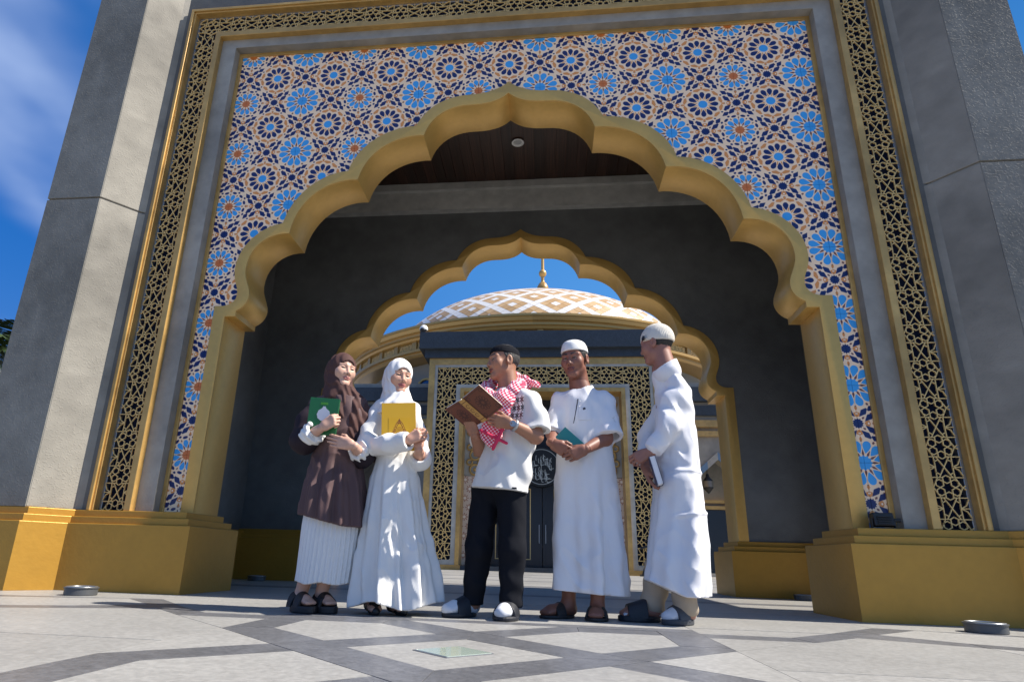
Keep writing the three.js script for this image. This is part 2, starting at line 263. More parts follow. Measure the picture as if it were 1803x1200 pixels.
  const t = new THREE.CanvasTexture(c); t.colorSpace = THREE.SRGBColorSpace; t.wrapS = t.wrapT = THREE.RepeatWrapping; t.anisotropy = 8; return t;
})();
M.tile = std([1, 1, 1], 0.28, { map: tileTex });
{
  const panel = new THREE.Group(); panel.name = 'tile_panel'; gate.add(panel);
  const out = ring(archOut.map(p => [p[0], p[1]]), LED);
  const region = [[-2.70, LED], ...out.map(p => [p[0] * 0.999, p[1] - 0.002]), [2.70, LED], [2.70, 5.08], [-2.70, 5.08]];
  const cut = (poly, ax, v, keepLess) => { const o = []; for (let i = 0; i < poly.length; i++) { const a = poly[i], b = poly[(i + 1) % poly.length], ia = keepLess ? a[ax] <= v : a[ax] >= v, ib = keepLess ? b[ax] <= v : b[ax] >= v; if (ia) o.push(a); if (ia !== ib) { const t = (v - a[ax]) / (b[ax] - a[ax]); o.push([a[0] + t * (b[0] - a[0]), a[1] + t * (b[1] - a[1])]); } } return o; };
  for (let i = -5; i <= 5; i++) for (let j = -1; j <= 7; j++) {
    const cx = TX0 + i * TP, cy = TY0 - j * TP, e = TP / 2 - 0.0012;
    // tiles standing astride the arch or the centre line are cut in a left and a right piece
    for (const side of [-1, 1]) {
      let q = region;
      if (Math.abs(cx) < TP / 2) { q = side < 0 ? cut(cut(region, 0, TX0, true), 1, LED, false) : cut(region, 0, TX0, false); } else if (side !== Math.sign(cx)) continue;
      else q = cut(region, 0, 0, side < 0);
      q = cut(q, 0, cx - e, false); q = cut(q, 0, cx + e, true); q = cut(q, 1, cy - e, false); q = cut(q, 1, cy + e, true);
      q = q.filter((p, k) => { const n = q[(k + 1) % q.length]; return Math.hypot(p[0] - n[0], p[1] - n[1]) > 1e-5; });
      if (q.length < 3 || Math.abs(THREE.ShapeUtils.area(q.map(p => new THREE.Vector2(p[0], p[1])))) < 0.002) continue;
      const g = slab(q, -0.034, -0.02 + rr(-0.0006, 0.0006)), p = g.attributes.position, uv = g.attributes.uv;
      for (let k = 0; k < p.count; k++) uv.setXY(k, (p.getX(k) - TX0) / (2 * TP), (p.getY(k) - TY0) / TP);
      part('tile', g, M.tile, panel);
    }
  }
}

// pillars: tall battered blocks with a splayed inner side and one shadow joint
{
  const outl = (d, s) => { const q = [[3.30, -0.36], [3.30, 0.118], [3.345, 0.15], [3.538, 0.40], [4.04, 0.40], [4.04, -3.28], [3.46, -3.28], [3.46, -0.36]]; const r = q.map(([x, z], i) => [x, z]); if (d) { r[1] = [3.32, 0.118 - d]; r[2] = [3.345 + d * 0.4, 0.15 - d]; r[3] = [3.538 + d * 0.4, 0.40 - d]; r[4] = [4.04 - d, 0.40 - d]; r[5] = [4.04 - d, -3.26]; } return s < 0 ? r.map(p => [-p[0], p[1]]).reverse() : r; };
  for (const s of [-1, 1]) {
    const p = new THREE.Group(); p.name = 'pillar'; gate.add(p);
    const D0 = -0.78, D1 = -2.32, DH = 2.45;      // the right side has a side door through its thickness
    const cutZ = (q, z, front) => { const o = []; for (let i = 0; i < q.length; i++) { const a = q[i], b = q[(i + 1) % q.length], ia = front ? a[1] >= z : a[1] <= z, ib = front ? b[1] >= z : b[1] <= z; if (ia) o.push(a); if (ia !== ib) { const t = (z - a[1]) / (b[1] - a[1]); o.push([a[0] + t * (b[0] - a[0]), z]); } } return o; };
    for (const [a, b, d] of [[LED, 3.222, 0], [3.236, 7.55, 0], [3.222, 3.236, 0.014]]) {
      const nm = d ? 'joint' : 'pillar_block', q = outl(d, s), bv = d ? 0 : 0.006;
      if (s < 0 || a > DH) part(nm, plan(q, a, b, bv), M.plaster, p);
      else { part(nm, plan(cutZ(q, D0, true), a, b, bv), M.plaster, p); part(nm, plan(cutZ(q, D1, false), a, b, bv), M.plaster, p); part('lintel', plan(cutZ(cutZ(q, D0 - 0.001, false), D1 + 0.001, true), DH, b, bv), M.plaster, p); }
    }
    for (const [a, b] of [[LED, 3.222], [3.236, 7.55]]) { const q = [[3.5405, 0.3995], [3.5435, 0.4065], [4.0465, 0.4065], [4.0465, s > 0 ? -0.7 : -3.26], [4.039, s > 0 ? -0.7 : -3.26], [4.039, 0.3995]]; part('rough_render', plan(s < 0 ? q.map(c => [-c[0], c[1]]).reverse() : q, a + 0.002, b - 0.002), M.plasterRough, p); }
  }
}
// pedestals with three stepped courses
const pedPlan = (d, back) => [[2.299 + d, 0.2585 - d], [3.285 + d * 0.4, 0.2585 - d], [3.472 + d * 0.4, 0.505 - d], [4.14 - d, 0.505 - d], [4.14 - d, back], [2.299 + d, back]];
for (const s of [-1, 1]) {
  const p = new THREE.Group(); p.name = 'pedestal'; gate.add(p);
  const f = q => s < 0 ? q.map(a => [-a[0], a[1]]).reverse() : q;
  part('plinth', plan(f(pedPlan(0, -0.509)), 0, 0.484, 0.006), M.gold, p);
  part('ledge', plan(f(pedPlan(0.046, -0.463)), 0.484, 0.536, 0.005), M.gold, p);
  part('ledge', plan(f(pedPlan(0.10, -0.417)), 0.536, LED, 0.005), M.gold, p);
}
// inside of the gateway: side walls, back wall with the second arch, ceiling
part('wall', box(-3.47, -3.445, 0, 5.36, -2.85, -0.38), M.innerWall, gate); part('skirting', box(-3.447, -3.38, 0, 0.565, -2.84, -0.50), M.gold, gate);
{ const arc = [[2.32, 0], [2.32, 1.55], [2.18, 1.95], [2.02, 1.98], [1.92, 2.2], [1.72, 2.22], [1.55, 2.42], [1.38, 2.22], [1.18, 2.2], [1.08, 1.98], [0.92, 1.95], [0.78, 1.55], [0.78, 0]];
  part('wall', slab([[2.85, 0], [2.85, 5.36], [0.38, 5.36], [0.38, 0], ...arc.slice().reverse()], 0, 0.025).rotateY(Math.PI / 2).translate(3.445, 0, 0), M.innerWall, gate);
  part('skirting', merge([box(3.38, 3.447, 0, 0.565, -0.77, -0.50), box(3.38, 3.447, 0, 0.565, -2.84, -2.33)]), M.gold, gate); part('door_threshold', box(3.47, 4.3, -0.002, 0.004, -2.32, -0.78), M.paverB, gate); }
const ZB = -2.85, ZBB = -3.25, KS = 1.012;
const backIn = archIn.map(p => [p[0] * KS, 0.31 + (p[1] - 0.31) * KS]), backOut = archOut.map(p => [p[0] * KS, 0.31 + (p[1] - 0.31) * KS]);
{
  const a = ring(backIn, LED), b = ring(backOut, LED);
  part('arch_border', crease(slab([...b, ...a.slice().reverse()], ZBB - 0.02, ZB + 0.02, 0.004), 0.55), M.goldPale, gate, 'gold cusped border of the rear arch');
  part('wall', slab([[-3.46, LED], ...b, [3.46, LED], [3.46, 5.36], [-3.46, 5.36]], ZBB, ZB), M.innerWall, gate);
  for (const s of [-1, 1]) {
    const p = new THREE.Group(); p.name = 'pedestal'; gate.add(p);
    const q = d => { const r = [[2.352 + d, ZB + 0.13 - d], [4.14 - d, ZB + 0.13 - d], [4.14 - d, ZBB - 0.25 + d], [2.352 + d, ZBB - 0.25 + d]]; return s < 0 ? r.map(a => [-a[0], a[1]]).reverse() : r; };
    part('plinth', plan(q(0), 0, 0.484, 0.006), M.gold, p); part('ledge', plan(q(0.046), 0.484, 0.536, 0.005), M.gold, p); part('ledge', plan(q(0.1), 0.536, LED, 0.005), M.gold, p);
  }
}
part('beam', box(-3.445, 3.445, 4.915, 5.20, ZB + 0.001, ZB + 0.11), M.beam, gate);
part('beam', box(-3.445, 3.445, 5.20, 5.305, ZB + 0.001, ZB + 0.17), M.beam, gate);
{
  const c = new THREE.Group(); c.name = 'ceiling'; gate.add(c);
  const gs = [0, 1, 2].map(k => { const g = box(-0.0665, 0.0665, 5.31, 5.335, ZB + 0.16, -0.384); const uv = g.attributes.uv; for (let i = 0; i < uv.count; i++) uv.setXY(i, uv.getX(i) * 1.3 + k * 0.37, uv.getY(i) * 0.4); return g; });
  const ms = [0.75, 1, 1.3].map(k => { const m = M.wood.clone(); m.color.multiplyScalar(k); return m; });
  for (let i = -25; i <= 25; i++) { const o = part('ceiling_plank', gs[Math.floor(rnd() * 3)], ms[Math.floor(rnd() * 3)], c); o.position.set(i * 0.136, rr(-0.0015, 0.0015), 0); }
  part('ceiling_board', box(-3.46, 3.46, 5.34, 5.36, ZB, -0.384), M.black, c);
}
part('roof', box(-4.03, 4.03, 5.37, 7.5, ZBB + 0.02, -0.385), M.plaster, gate);
{
  const l = thing('ceiling_light', 'small round white ceiling light on the dark wooden ceiling behind the arch apex', 'ceiling light', [0, 5.309, -1.86]);
  const lg = new THREE.LatheGeometry([[0.048, 0], [0.062, -0.002], [0.075, -0.010], [0.078, -0.020], [0.066, -0.024], [0.052, -0.014], [0.048, 0]].map(p => new THREE.Vector2(...p)), 32);
  part('trim_ring', lg, M.white, l); part('lens', new THREE.CircleGeometry(0.05, 24).rotateX(Math.PI / 2).translate(0, -0.006, 0), M.steel, l);
}

// ---------------------------------------------------------------- plaza
const plaza = thing('plaza_floor', null, null, [0, 0, 0], null, 'structure');
plaza.userData.label = 'pale stone plaza with grey granite bands laid as an eight pointed star';
part('ground_bed', (() => { const g = new THREE.PlaneGeometry(400, 400).rotateX(-Math.PI / 2).translate(0, -0.004, 0); return uvm(g); })(), M.joint, plaza);
{
  const CX = 0, CZ = 2.43, H = 0.004, gap = 0.003;
  const rot = (p, k) => { let [a, b] = p; for (let i = 0; i < k; i++) [a, b] = [-b, a]; return [a, b]; };
  const shrink = q => { // pull each edge in by the joint
    const n = q.length, ar = THREE.ShapeUtils.area(q.map(p => new THREE.Vector2(p[0], p[1]))), s = ar > 0 ? 1 : -1, o = [];
    for (let i = 0; i < n; i++) { const a = q[(i + n - 1) % n], b = q[i], c = q[(i + 1) % n]; const n1 = [-(b[1] - a[1]), b[0] - a[0]], n2 = [-(c[1] - b[1]), c[0] - b[0]]; const l1 = Math.hypot(...n1), l2 = Math.hypot(...n2); const u = [s * n1[0] / l1, s * n1[1] / l1], v = [s * n2[0] / l2, s * n2[1] / l2]; const d = 1 + u[0] * v[0] + u[1] * v[1]; const k = gap / 2 / Math.max(d, 0.3); o.push([b[0] + (u[0] + v[0]) * k, b[1] + (u[1] + v[1]) * k]); }
    return o;
  };
  const tones = [0.94, 1, 1.05], mp = {}, mat = (m, k) => { const id = m + k; if (!mp[id]) { mp[id] = M[m].clone(); mp[id].color.multiplyScalar(tones[k]); } return mp[id]; };
  const lay = (q, m, name) => { const pts = shrink(q).map(p => [p[0] + CX, p[1] + CZ]); part(name, plan(pts, -0.004, H + rr(-0.0005, 0.0005), 0), mat(m, Math.floor(rnd() * 3)), plaza); };
  const B = q => lay(q, 'paver', 'paver'), G = q => lay(q, 'granite', 'granite_paver');
  // heart: a square on its corner round the glass inlay, cut in four triangles round the frame
  lay([[0, -0.38], [0.385, 0], [0, 0.38], [-0.38, 0]], 'paver', 'paver');
  part('inlay_frame', plan([[0, -0.142], [0.142, 0], [0, 0.142], [-0.142, 0]].map(p => [p[0], p[1] + CZ]), 0.004, 0.0065), M.steel, plaza);
  part('glass_inlay', plan([[0, -0.133], [0.133, 0], [0, 0.133], [-0.133, 0]].map(p => [p[0], p[1] + CZ]), 0.0058, 0.0075), M.glassGreen, plaza);
  for (let k = 0; k < 4; k++) {
    const R = q => q.map(p => rot(p, k));
    G(R([[0, -0.38], [0, -0.66], [0.66, 0], [0.38, 0]]));                                   // band round the heart
    B(R([[0.145, -0.515], [0.47, -0.85], [0.85, -0.85], [0.85, -0.47], [0.515, -0.145]]));   // house-shaped slab
    G(R([[0, -0.66], [0.145, -0.515], [0.47, -0.85], [0.47, -1.045], [0.385, -1.045]]));
    G(R([[0.66, 0], [0.515, -0.145], [0.85, -0.47], [1.045, -0.47], [1.045, -0.385]]));
    G(R([[0.47, -0.85], [0.85, -0.85], [0.85, -1.045], [0.47, -1.045]]));
    G(R([[0.85, -0.47], [1.045, -0.47], [1.045, -1.045], [0.85, -1.045]]));
    B(R([[0, -0.66], [0.385, -1.045], [-0.385, -1.045]]));                                   // tip
  }
  // field beyond the star, right and left of it
  for (const s of [-1, 1]) {
    const X = q => q.map(p => [p[0] * s, p[1]]);
    B(X([[1.045, -0.385], [1.045, -0.82], [1.50, -0.82]])); B(X([[1.045, -0.385], [1.50, -0.82], [1.80, -1.12], [2.25, -0.90], [2.25, 0.05], [1.045, 0.05]]));
    B(X([[1.045, 0.05], [2.25, 0.05], [2.25, 1.2], [1.045, 1.2]])); B(X([[2.25, -0.9], [3.4, -0.38], [3.4, 1.2], [2.25, 1.2]])); B(X([[3.4, -0.38], [6, 0.6], [6, 1.2], [3.4, 1.2]]));
    G(X([[1.045, -0.82], [1.045, -1.0], [1.46, -1.0], [1.50, -0.82]])); G(X([[1.50, -0.82], [1.46, -1.0], [1.74, -1.28], [1.80, -1.12]]));
    G(X([[1.80, -1.12], [1.74, -1.28], [2.0, -1.34], [2.27, -1.08], [2.25, -0.90]])); G(X([[2.25, -0.9], [2.27, -1.08], [3.4, -0.56], [3.4, -0.38]])); G(X([[3.4, -0.38], [3.4, -0.56], [6, 0.42], [6, 0.6]]));
    G(X([[1.74, -1.28], [2.16, -1.75], [2.36, -1.70], [2.0, -1.34]]));
    B(X([[1.045, -1.0], [1.46, -1.0], [1.74, -1.28], [1.045, -1.28]])); B(X([[1.045, -1.28], [1.74, -1.28], [2.16, -1.75], [1.045, -1.75]]));
    B(X([[2.0, -1.34], [2.36, -1.70], [3.4, -1.35], [3.4, -0.56], [2.27, -1.08]])); B(X([[3.4, -0.56], [3.4, -1.35], [6, -1.0], [6, 0.42]]));
    G(X([[2.36, -1.70], [2.16, -1.75], [3.4, -1.52], [3.4, -1.35]])); B(X([[2.16, -1.75], [2.16, -2.6], [3.4, -2.6], [3.4, -1.52]])); B(X([[3.4, -1.35], [3.4, -2.6], [6, -2.6], [6, -1.0]]));
    B(X([[1.045, -1.75], [2.16, -1.75], [2.16, -2.6], [1.045, -2.6]]));
  }
  G([[-0.385, -1.045], [0.385, -1.045], [1.045, -1.045], [1.045, -1.18], [-1.045, -1.18], [-1.045, -1.045]]); B([[-1.045, -1.18], [0, -1.18], [0, -1.75], [-1.045, -1.75]]); B([[0, -1.18], [1.045, -1.18], [1.045, -1.75], [0, -1.75]]); B([[-1.045, -1.75], [0, -1.75], [0, -2.6], [-1.045, -2.6]]); B([[0, -1.75], [1.045, -1.75], [1.045, -2.6], [0, -2.6]]);
  // floor of the gateway and the court behind it
  for (let j = 0; j < 12; j++) { const z0 = -2.6 - j * 1.1, z1 = z0 - 1.1; if (j % 2) for (let i = -3; i < 3; i++) lay([[i * 2, z0], [i * 2 + 2, z0], [i * 2 + 2, z0 - 0.25], [i * 2, z0 - 0.25]], 'granite', 'granite_paver'); for (let i = -4; i < 4; i++) lay([[i * 1.5, z0 - (j % 2 ? 0.25 : 0)], [i * 1.5 + 1.5, z0 - (j % 2 ? 0.25 : 0)], [i * 1.5 + 1.5, z1], [i * 1.5, z1]], 'paverB', 'paver'); }
  // towards and behind the viewer: large slabs
  for (let j = 0; j < 5; j++) for (let i = -4; i < 4; i++) lay([[i * 3, 1.2 + j * 3], [i * 3 + 3, 1.2 + j * 3], [i * 3 + 3, 4.2 + j * 3], [i * 3, 4.2 + j * 3]], 'paverB', 'paver');
}
tag(part('forecourt', (() => { const pl = (x0, x1, z0, z1) => uvm(new THREE.PlaneGeometry(x1 - x0, z1 - z0).rotateX(-Math.PI / 2).translate((x0 + x1) / 2, 0, (z0 + z1) / 2)); const a = pl(-190, 190, 18.7, 190), b = pl(-190, -12.02, -190, 18.7), c = pl(12.02, 190, -190, 18.7), d = pl(-12.02, 12.02, -190, -13.4); return merge([a, b, c, d]); })(), M.paverB), 'pale stone paving stretching out round the gateway', null, null, 'structure');
// ---------------------------------------------------------------- mosque behind the gateway
const MX = 0.2, PZ = -14;
const mosque = thing('domed_mosque', 'mosque with a shallow white and tan chequered dome behind the gateway', 'mosque');
{
  const bx = (x0, x1, y0, y1, z0, z1) => box(MX + x0, MX + x1, y0, y1, z0, z1);
  const fr = (a, b, ya, yb, y0, z0, z1, bv = 0) => frameU(a, b, ya, yb, y0, z0, z1, bv).translate(MX, 0, 0);
  // porch
  const porch = new THREE.Group(); porch.name = 'porch'; mosque.add(porch);
  part('lintel', merge([bx(-3.86, 3.86, 6.64, 7.19, PZ - 2.2, PZ + 0.32), bx(-3.70, 3.70, 6.38, 6.64, PZ - 2.2, PZ + 0.14)]), M.slate, porch);
  part('outer_frame', fr(3.36, 3.55, 6.17, 6.378, 0.1, PZ - 2, PZ + 0.06), M.goldTrim, porch);
  part('white_border', fr(3.27, 3.362, 6.09, 6.172, 0.14, PZ - 1.9, PZ + 0.04), M.cream, porch);
  part('screen_backing', fr(2.60, 3.272, 5.50, 6.092, 0.2, PZ - 1.9, PZ - 0.06), M.navyBack, porch);
  for (const s of [-1, 1]) part('lattice_screen', lattice(MX + Math.min(s * 2.66, s * 3.27), MX + Math.max(s * 2.66, s * 3.27), 0.28, 6.09, MX + s * 2.965, 0.9, 0.665, 0.020, PZ - 0.02, PZ + 0.02), M.goldBar, porch);
  part('lattice_screen', lattice(MX - 2.66, MX + 2.66, 5.52, 6.09, MX, 5.805, 0.665, 0.020, PZ - 0.02, PZ + 0.02, true), M.goldBar, porch);
  part('white_border', fr(2.52, 2.66, 5.40, 5.522, 0.14, PZ - 1.9, PZ + 0.042), M.cream, porch);
  for (const s of [-1, 1]) { part('white_border', bx(Math.min(s * 2.66, s * 3.27), Math.max(s * 2.66, s * 3.27), 0.14, 0.275, PZ - 1, PZ + 0.038), M.cream, porch); part('sill', bx(Math.min(s * 2.36, s * 3.55), Math.max(s * 2.36, s * 3.55), 0.0, 0.138, PZ - 1, PZ + 0.06), M.goldTrim, porch); }
  part('inner_frame', fr(2.40, 2.522, 5.28, 5.402, 0.14, PZ - 1.9, PZ + 0.08), M.goldTrim, porch);
  // recess: carved side panels, ornament above, dark double door
  const orn = (() => { const S = 512, c = document.createElement('canvas'); c.width = c.height = S; const g = c.getContext('2d'); g.fillStyle = '#cdbba9'; g.fillRect(0, 0, S, S); for (let i = 0; i < 4; i++) for (let j = 0; j < 4; j++) { const x = (i + (j % 2) / 2) * S / 4, y = j * S / 4; for (const ox of [0, S]) { g.save(); g.translate(x + 32 - (ox && x > S - 100 ? S : 0), y + 64); g.strokeStyle = '#9c5a3a'; g.lineWidth = 7; g.beginPath(); g.arc(0, 0, 30, 0, 7); g.stroke(); g.fillStyle = '#8a4a44'; for (let k = 0; k < 8; k++) { const a = k * Math.PI / 4; g.beginPath(); g.arc(Math.cos(a) * 46, Math.sin(a) * 46, 7, 0, 7); g.fill(); } g.fillStyle = '#e5d9cb'; g.beginPath(); g.arc(0, 0, 14, 0, 7); g.fill(); g.restore(); } } const t = new THREE.CanvasTexture(c); t.colorSpace = THREE.SRGBColorSpace; t.wrapS = t.wrapT = THREE.RepeatWrapping; return rep(t, 0.9); })();
  M.ornament = std([1, 1, 1], 0.5, { map: orn });
  part('recess_wall', bx(-2.5, 2.5, 0.1, 5.4, PZ - 1.9, PZ - 1.75), M.cream, porch);
  for (const s of [-1, 1]) {
    part('side_panel', bx(Math.min(s * 1.72, s * 2.40), Math.max(s * 1.72, s * 2.40), 0.12, 2.75, PZ - 1.75, PZ - 0.55), M.ornament, porch);
    const sc = []; // gilded scroll relief above the panel
    for (let k = 0; k < 5; k++) { const y = 2.95 + k * 0.46; sc.push(new THREE.TorusGeometry(0.16, 0.035, 6, 18).translate(MX + s * 2.06, y, PZ - 0.53), new THREE.TorusGeometry(0.085, 0.028, 6, 14).translate(MX + s * 2.23, y + 0.23, PZ - 0.53), new THREE.TorusGeometry(0.085, 0.028, 6, 14).translate(MX + s * 1.89, y + 0.23, PZ - 0.53), new THREE.SphereGeometry(0.06, 10, 8).translate(MX + s * 2.06, y, PZ - 0.53)); }
    part('scroll_relief', merge(sc), M.goldTrim, porch); part('upper_panel', bx(Math.min(s * 1.72, s * 2.40), Math.max(s * 1.72, s * 2.40), 2.77, 5.4, PZ - 1.75, PZ - 0.56), M.cream, porch);
  }
  part('door_head', bx(-1.72, 1.72, 2.66, 5.4, PZ - 1.74, PZ - 1.0), M.doorDark, porch);
  { // dark roundel with fine pale script over the door
    const S = 256, c = document.createElement('canvas'); c.width = c.height = S; const g = c.getContext('2d'); g.fillStyle = '#07090c'; g.fillRect(0, 0, S, S); g.strokeStyle = '#a9aca6'; g.lineCap = 'round'; g.lineWidth = 4; let q = 3; const r = () => { q = (q * 16807) % 2147483647; return q / 2147483647; };
    for (let k = 0; k < 46; k++) { const x = 50 + r() * 150, y = 60 + r() * 140; g.beginPath(); g.moveTo(x, y); g.quadraticCurveTo(x + 14 + r() * 18, y + 12 * (r() - 0.2), x + 26 + r() * 14, y - 8 + r() * 14); if (k % 4 === 0) g.lineTo(x + 28, y - 26); g.stroke(); if (k % 3 === 0) { g.beginPath(); g.arc(x + 10, y - 9, 2, 0, 7); g.fillStyle = '#a9aca6'; g.fill(); } } g.beginPath(); g.arc(128, 128, 112, 0, 7); g.stroke();
    const t = new THREE.CanvasTexture(c); t.colorSpace = THREE.SRGBColorSpace; part('calligraphy_roundel', new THREE.CylinderGeometry(0.62, 0.62, 0.06, 40).rotateX(Math.PI / 2).translate(MX - 0.02, 3.12, PZ - 0.96), std([1, 1, 1], 0.5, { map: t }), porch);
  }
  for (const s of [-1, 1]) {
    const d = new THREE.Group(); d.name = 'door'; mosque.add(d); const x0 = Math.min(s * 0.012, s * 1.72), x1 = Math.max(s * 0.012, s * 1.72);
    part('door_leaf', bx(x0, x1, 0.14, 2.655, PZ - 1.3, PZ - 1.2), M.doorDark, d);
    const a = Math.min(s * 0.36, s * 1.45), b = Math.max(s * 0.36, s * 1.45);
    part('gold_line', merge([bx(a, b, 2.44, 2.465, PZ - 1.2, PZ - 1.19), bx(a, b, 0.34, 0.365, PZ - 1.2, PZ - 1.19), bx(a, a + 0.025, 0.365, 2.44, PZ - 1.2, PZ - 1.19), bx(b - 0.025, b, 0.365, 2.44, PZ - 1.2, PZ - 1.19)]), M.goldBar, d);
    part('handle', merge([new THREE.CylinderGeometry(0.016, 0.016, 0.55, 10).translate(MX + s * 0.1, 1.1, PZ - 1.14), bx(Math.min(s * 0.09, s * 0.11), Math.max(s * 0.09, s * 0.11), 0.88, 0.9, PZ - 1.2, PZ - 1.13), bx(Math.min(s * 0.09, s * 0.11), Math.max(s * 0.09, s * 0.11), 1.3, 1.32, PZ - 1.2, PZ - 1.13)]), M.steel, d);
    const w = part('pane', bx(s < 0 ? -1.30 : 0.55, s < 0 ? -0.55 : 1.30, 0.6, 2.2, PZ - 1.2, PZ - 1.185), M.blueGlass, d);
    part('glazing_bar', merge([bx(s < 0 ? -0.94 : 0.91, s < 0 ? -0.91 : 0.94, 0.6, 2.2, PZ - 1.19, PZ - 1.17), bx(s < 0 ? -1.30 : 0.55, s < 0 ? -0.55 : 1.30, 1.15, 1.18, PZ - 1.188, PZ - 1.172), bx(s < 0 ? -1.30 : 0.55, s < 0 ? -0.55 : 1.30, 1.68, 1.71, PZ - 1.188, PZ - 1.172)]), M.doorDark, d);
  }
  part('threshold', bx(-2.36, 2.36, 0, 0.13, PZ - 1.7, PZ + 0.02), M.slate, porch);
  part('porch_roof', bx(-3.55, 3.55, 0.1, 6.6, PZ - 6, PZ - 1.92), M.mosqueWall, porch);
  // wings: slate strings, gold cornice, arched opening with blue and white voussoirs
  const WZ = -17;
  const wing = new THREE.Group(); wing.name = 'wing'; mosque.add(wing);
  for (const s of [-1, 1]) {
    const X = (a, b) => [Math.min(s * a, s * b), Math.max(s * a, s * b)];
    const [a, b] = X(3.6, 13);
    part('wall', slab((() => { const q = [[3.6, 0], [4.75, 0], [4.75, 2.9], [5.15, 3.1], [5.85, 3.72], [6.55, 3.1], [6.95, 2.9], [6.95, 0], [13, 0], [13, 6.4], [3.6, 6.4]].map(p => [p[0] * s, p[1]]); return s < 0 ? q.reverse() : q; })(), WZ - 0.5, WZ).translate(MX, 0, 0), M.mosqueWall, wing);
    part('slate_string', bx(a, b, 5.70, 6.20, WZ, WZ + 0.22), M.slate, wing); part('slate_string', bx(a, b, 5.22, 5.56, WZ, WZ + 0.12), M.slate, wing);
    part('cornice', merge([bx(a, b, 4.80, 5.04, WZ, WZ + 0.2), bx(a, b, 4.50, 4.68, WZ, WZ + 0.12)]), M.goldTrim, wing);
    const vs = [[4.75, 2.9], [5.15, 3.1], [5.5, 3.41], [5.85, 3.72], [6.2, 3.41], [6.55, 3.1], [6.95, 2.9]];
    for (let k = 0; k < vs.length - 1; k++) { const [p, q] = [vs[k], vs[k + 1]]; const g = slab([[p[0] * s, p[1] + 0.002], [q[0] * s, q[1] + 0.002], [q[0] * s, q[1] + 0.25], [p[0] * s, p[1] + 0.25]].slice(s < 0 ? 0 : 0), WZ - 0.3, WZ + 0.06).translate(MX, 0, 0); part('voussoir', g, k % 2 ? M.slateBlue || (M.slateBlue = std([0.12, 0.2, 0.3], 0.5)) : M.cream, wing); }
    part('back_wall', bx(...X(4.0, 9), 0, 4, WZ - 1.6, WZ - 1.5), M.mosqueWall, wing);
    part('door_lintel', merge([bx(...X(4.0, 9), 2.42, 2.52, WZ - 1.5, WZ - 1.35), bx(...X(4.0, 9), 2.2, 2.32, WZ - 1.5, WZ - 1.32)]), M.goldTrim, wing);
    part('doorway', bx(...X(4.0, 9), 0, 2.19, WZ - 1.5, WZ - 1.42), M.doorDark, wing);
    part('floor_slab', bx(a, b, 0, 0.1, WZ, WZ + 0.5), M.cream, wing);
  }
  // drum and its gold cornice with lattice panels between little posts
  const CX = -0.1, CZ = -24.5, dr = new THREE.Group(); dr.name = 'drum'; mosque.add(dr); dr.scale.set(1.15, 1, 1.15); dr.position.set(CX * -0.15, 0, CZ * -0.15);
  const lathe = (pts, n = 128) => new THREE.LatheGeometry(pts.map(p => new THREE.Vector2(...p)), n).translate(CX, 0, CZ), UP = 0.42;
  part('wall', lathe([[6.9, 4], [6.9, 7.44]]), M.mosqueWall, dr);
  part('cornice', crease(lathe([[6.85, 6.95], [7.55, 6.98], [7.62, 7.05], [7.62, 7.13], [7.72, 7.14], [7.72, 7.24], [7.60, 7.26], [7.56, 7.28], [7.56, 7.56], [7.72, 7.58], [7.76, 7.66], [7.84, 7.68], [7.84, 7.78], [7.94, 7.80], [7.98, 7.92], [8.02, 7.94], [8.02, 8.02], [7.5, 8.06]].map(p => [p[0], p[1] + UP])), 0.4), M.goldTrim, dr);
  for (let k = 0; k < 56; k++) { const a = Math.PI * (k - 28) / 28 + 0.03; if (Math.cos(a) < -0.1) continue; const g = box(-0.09, 0.09, 7.69, 7.99, 7.54, 7.66).rotateY(a).translate(CX, 0, CZ); part('frieze_post', g, M.goldTrim, dr); if (Math.cos(a) > 0.3) { const w = 0.30; const l = lattice(-w, w, 7.71, 7.97, 0, 7.84, 0.30, 0.016, 7.565, 7.60, true).rotateY(a + Math.PI / 56).translate(CX, 0, CZ); part('lattice_screen', l, M.goldBar, dr); } }
  part('frieze_backing', lathe([[7.562, 7.70], [7.562, 7.98]]), M.navyBack, dr);
  for (let k = -4; k <= 4; k++) { const a = k * 0.26 + (k < 0 ? -0.02 : 0.02); const f = new THREE.Group(); f.name = 'window'; f.position.set(CX, 0, CZ); f.rotation.y = a; dr.add(f); const arc = (w, y0, y1) => { const o = [[-w, y0], [w, y0]]; for (let i = 0; i <= 12; i++) { const t = i / 12 * Math.PI; o.push([Math.cos(t) * w, y1 + Math.sin(t) * w]); } return o; }; part('frame', slab(arc(0.40, 6.1, 6.40), 6.82, 6.96, 0, [arc(0.33, 6.15, 6.40).reverse()]), M.goldPale, f); part('pane', slab(arc(0.33, 6.15, 6.40), 6.86, 6.91), M.blueGlass, f); }
  // dome: diamonds of tiles on a net of crossing spirals
  const dome = new THREE.Group(); dome.name = 'dome'; mosque.add(dome);
  const A = 7.2, Bh = 3.9, Y0 = 8.44, prof = t => [A * Math.cos(t), Y0 + Bh * Math.sin(t)];            // t: 0 foot .. pi/2 apex
  const N = 100, dl = 2 * Math.PI / N; // isothermal height so that the cells stay nearly square
  const tab = []; { let s = 0; const n = 4000; for (let i = 0; i <= n; i++) { const t = i / n * (Math.PI / 2 - 0.02); tab.push([s, t]); const [r] = prof(t); s += Math.hypot(A * Math.sin(t), Bh * Math.cos(t)) / r * (Math.PI / 2 - 0.02) / n; } }
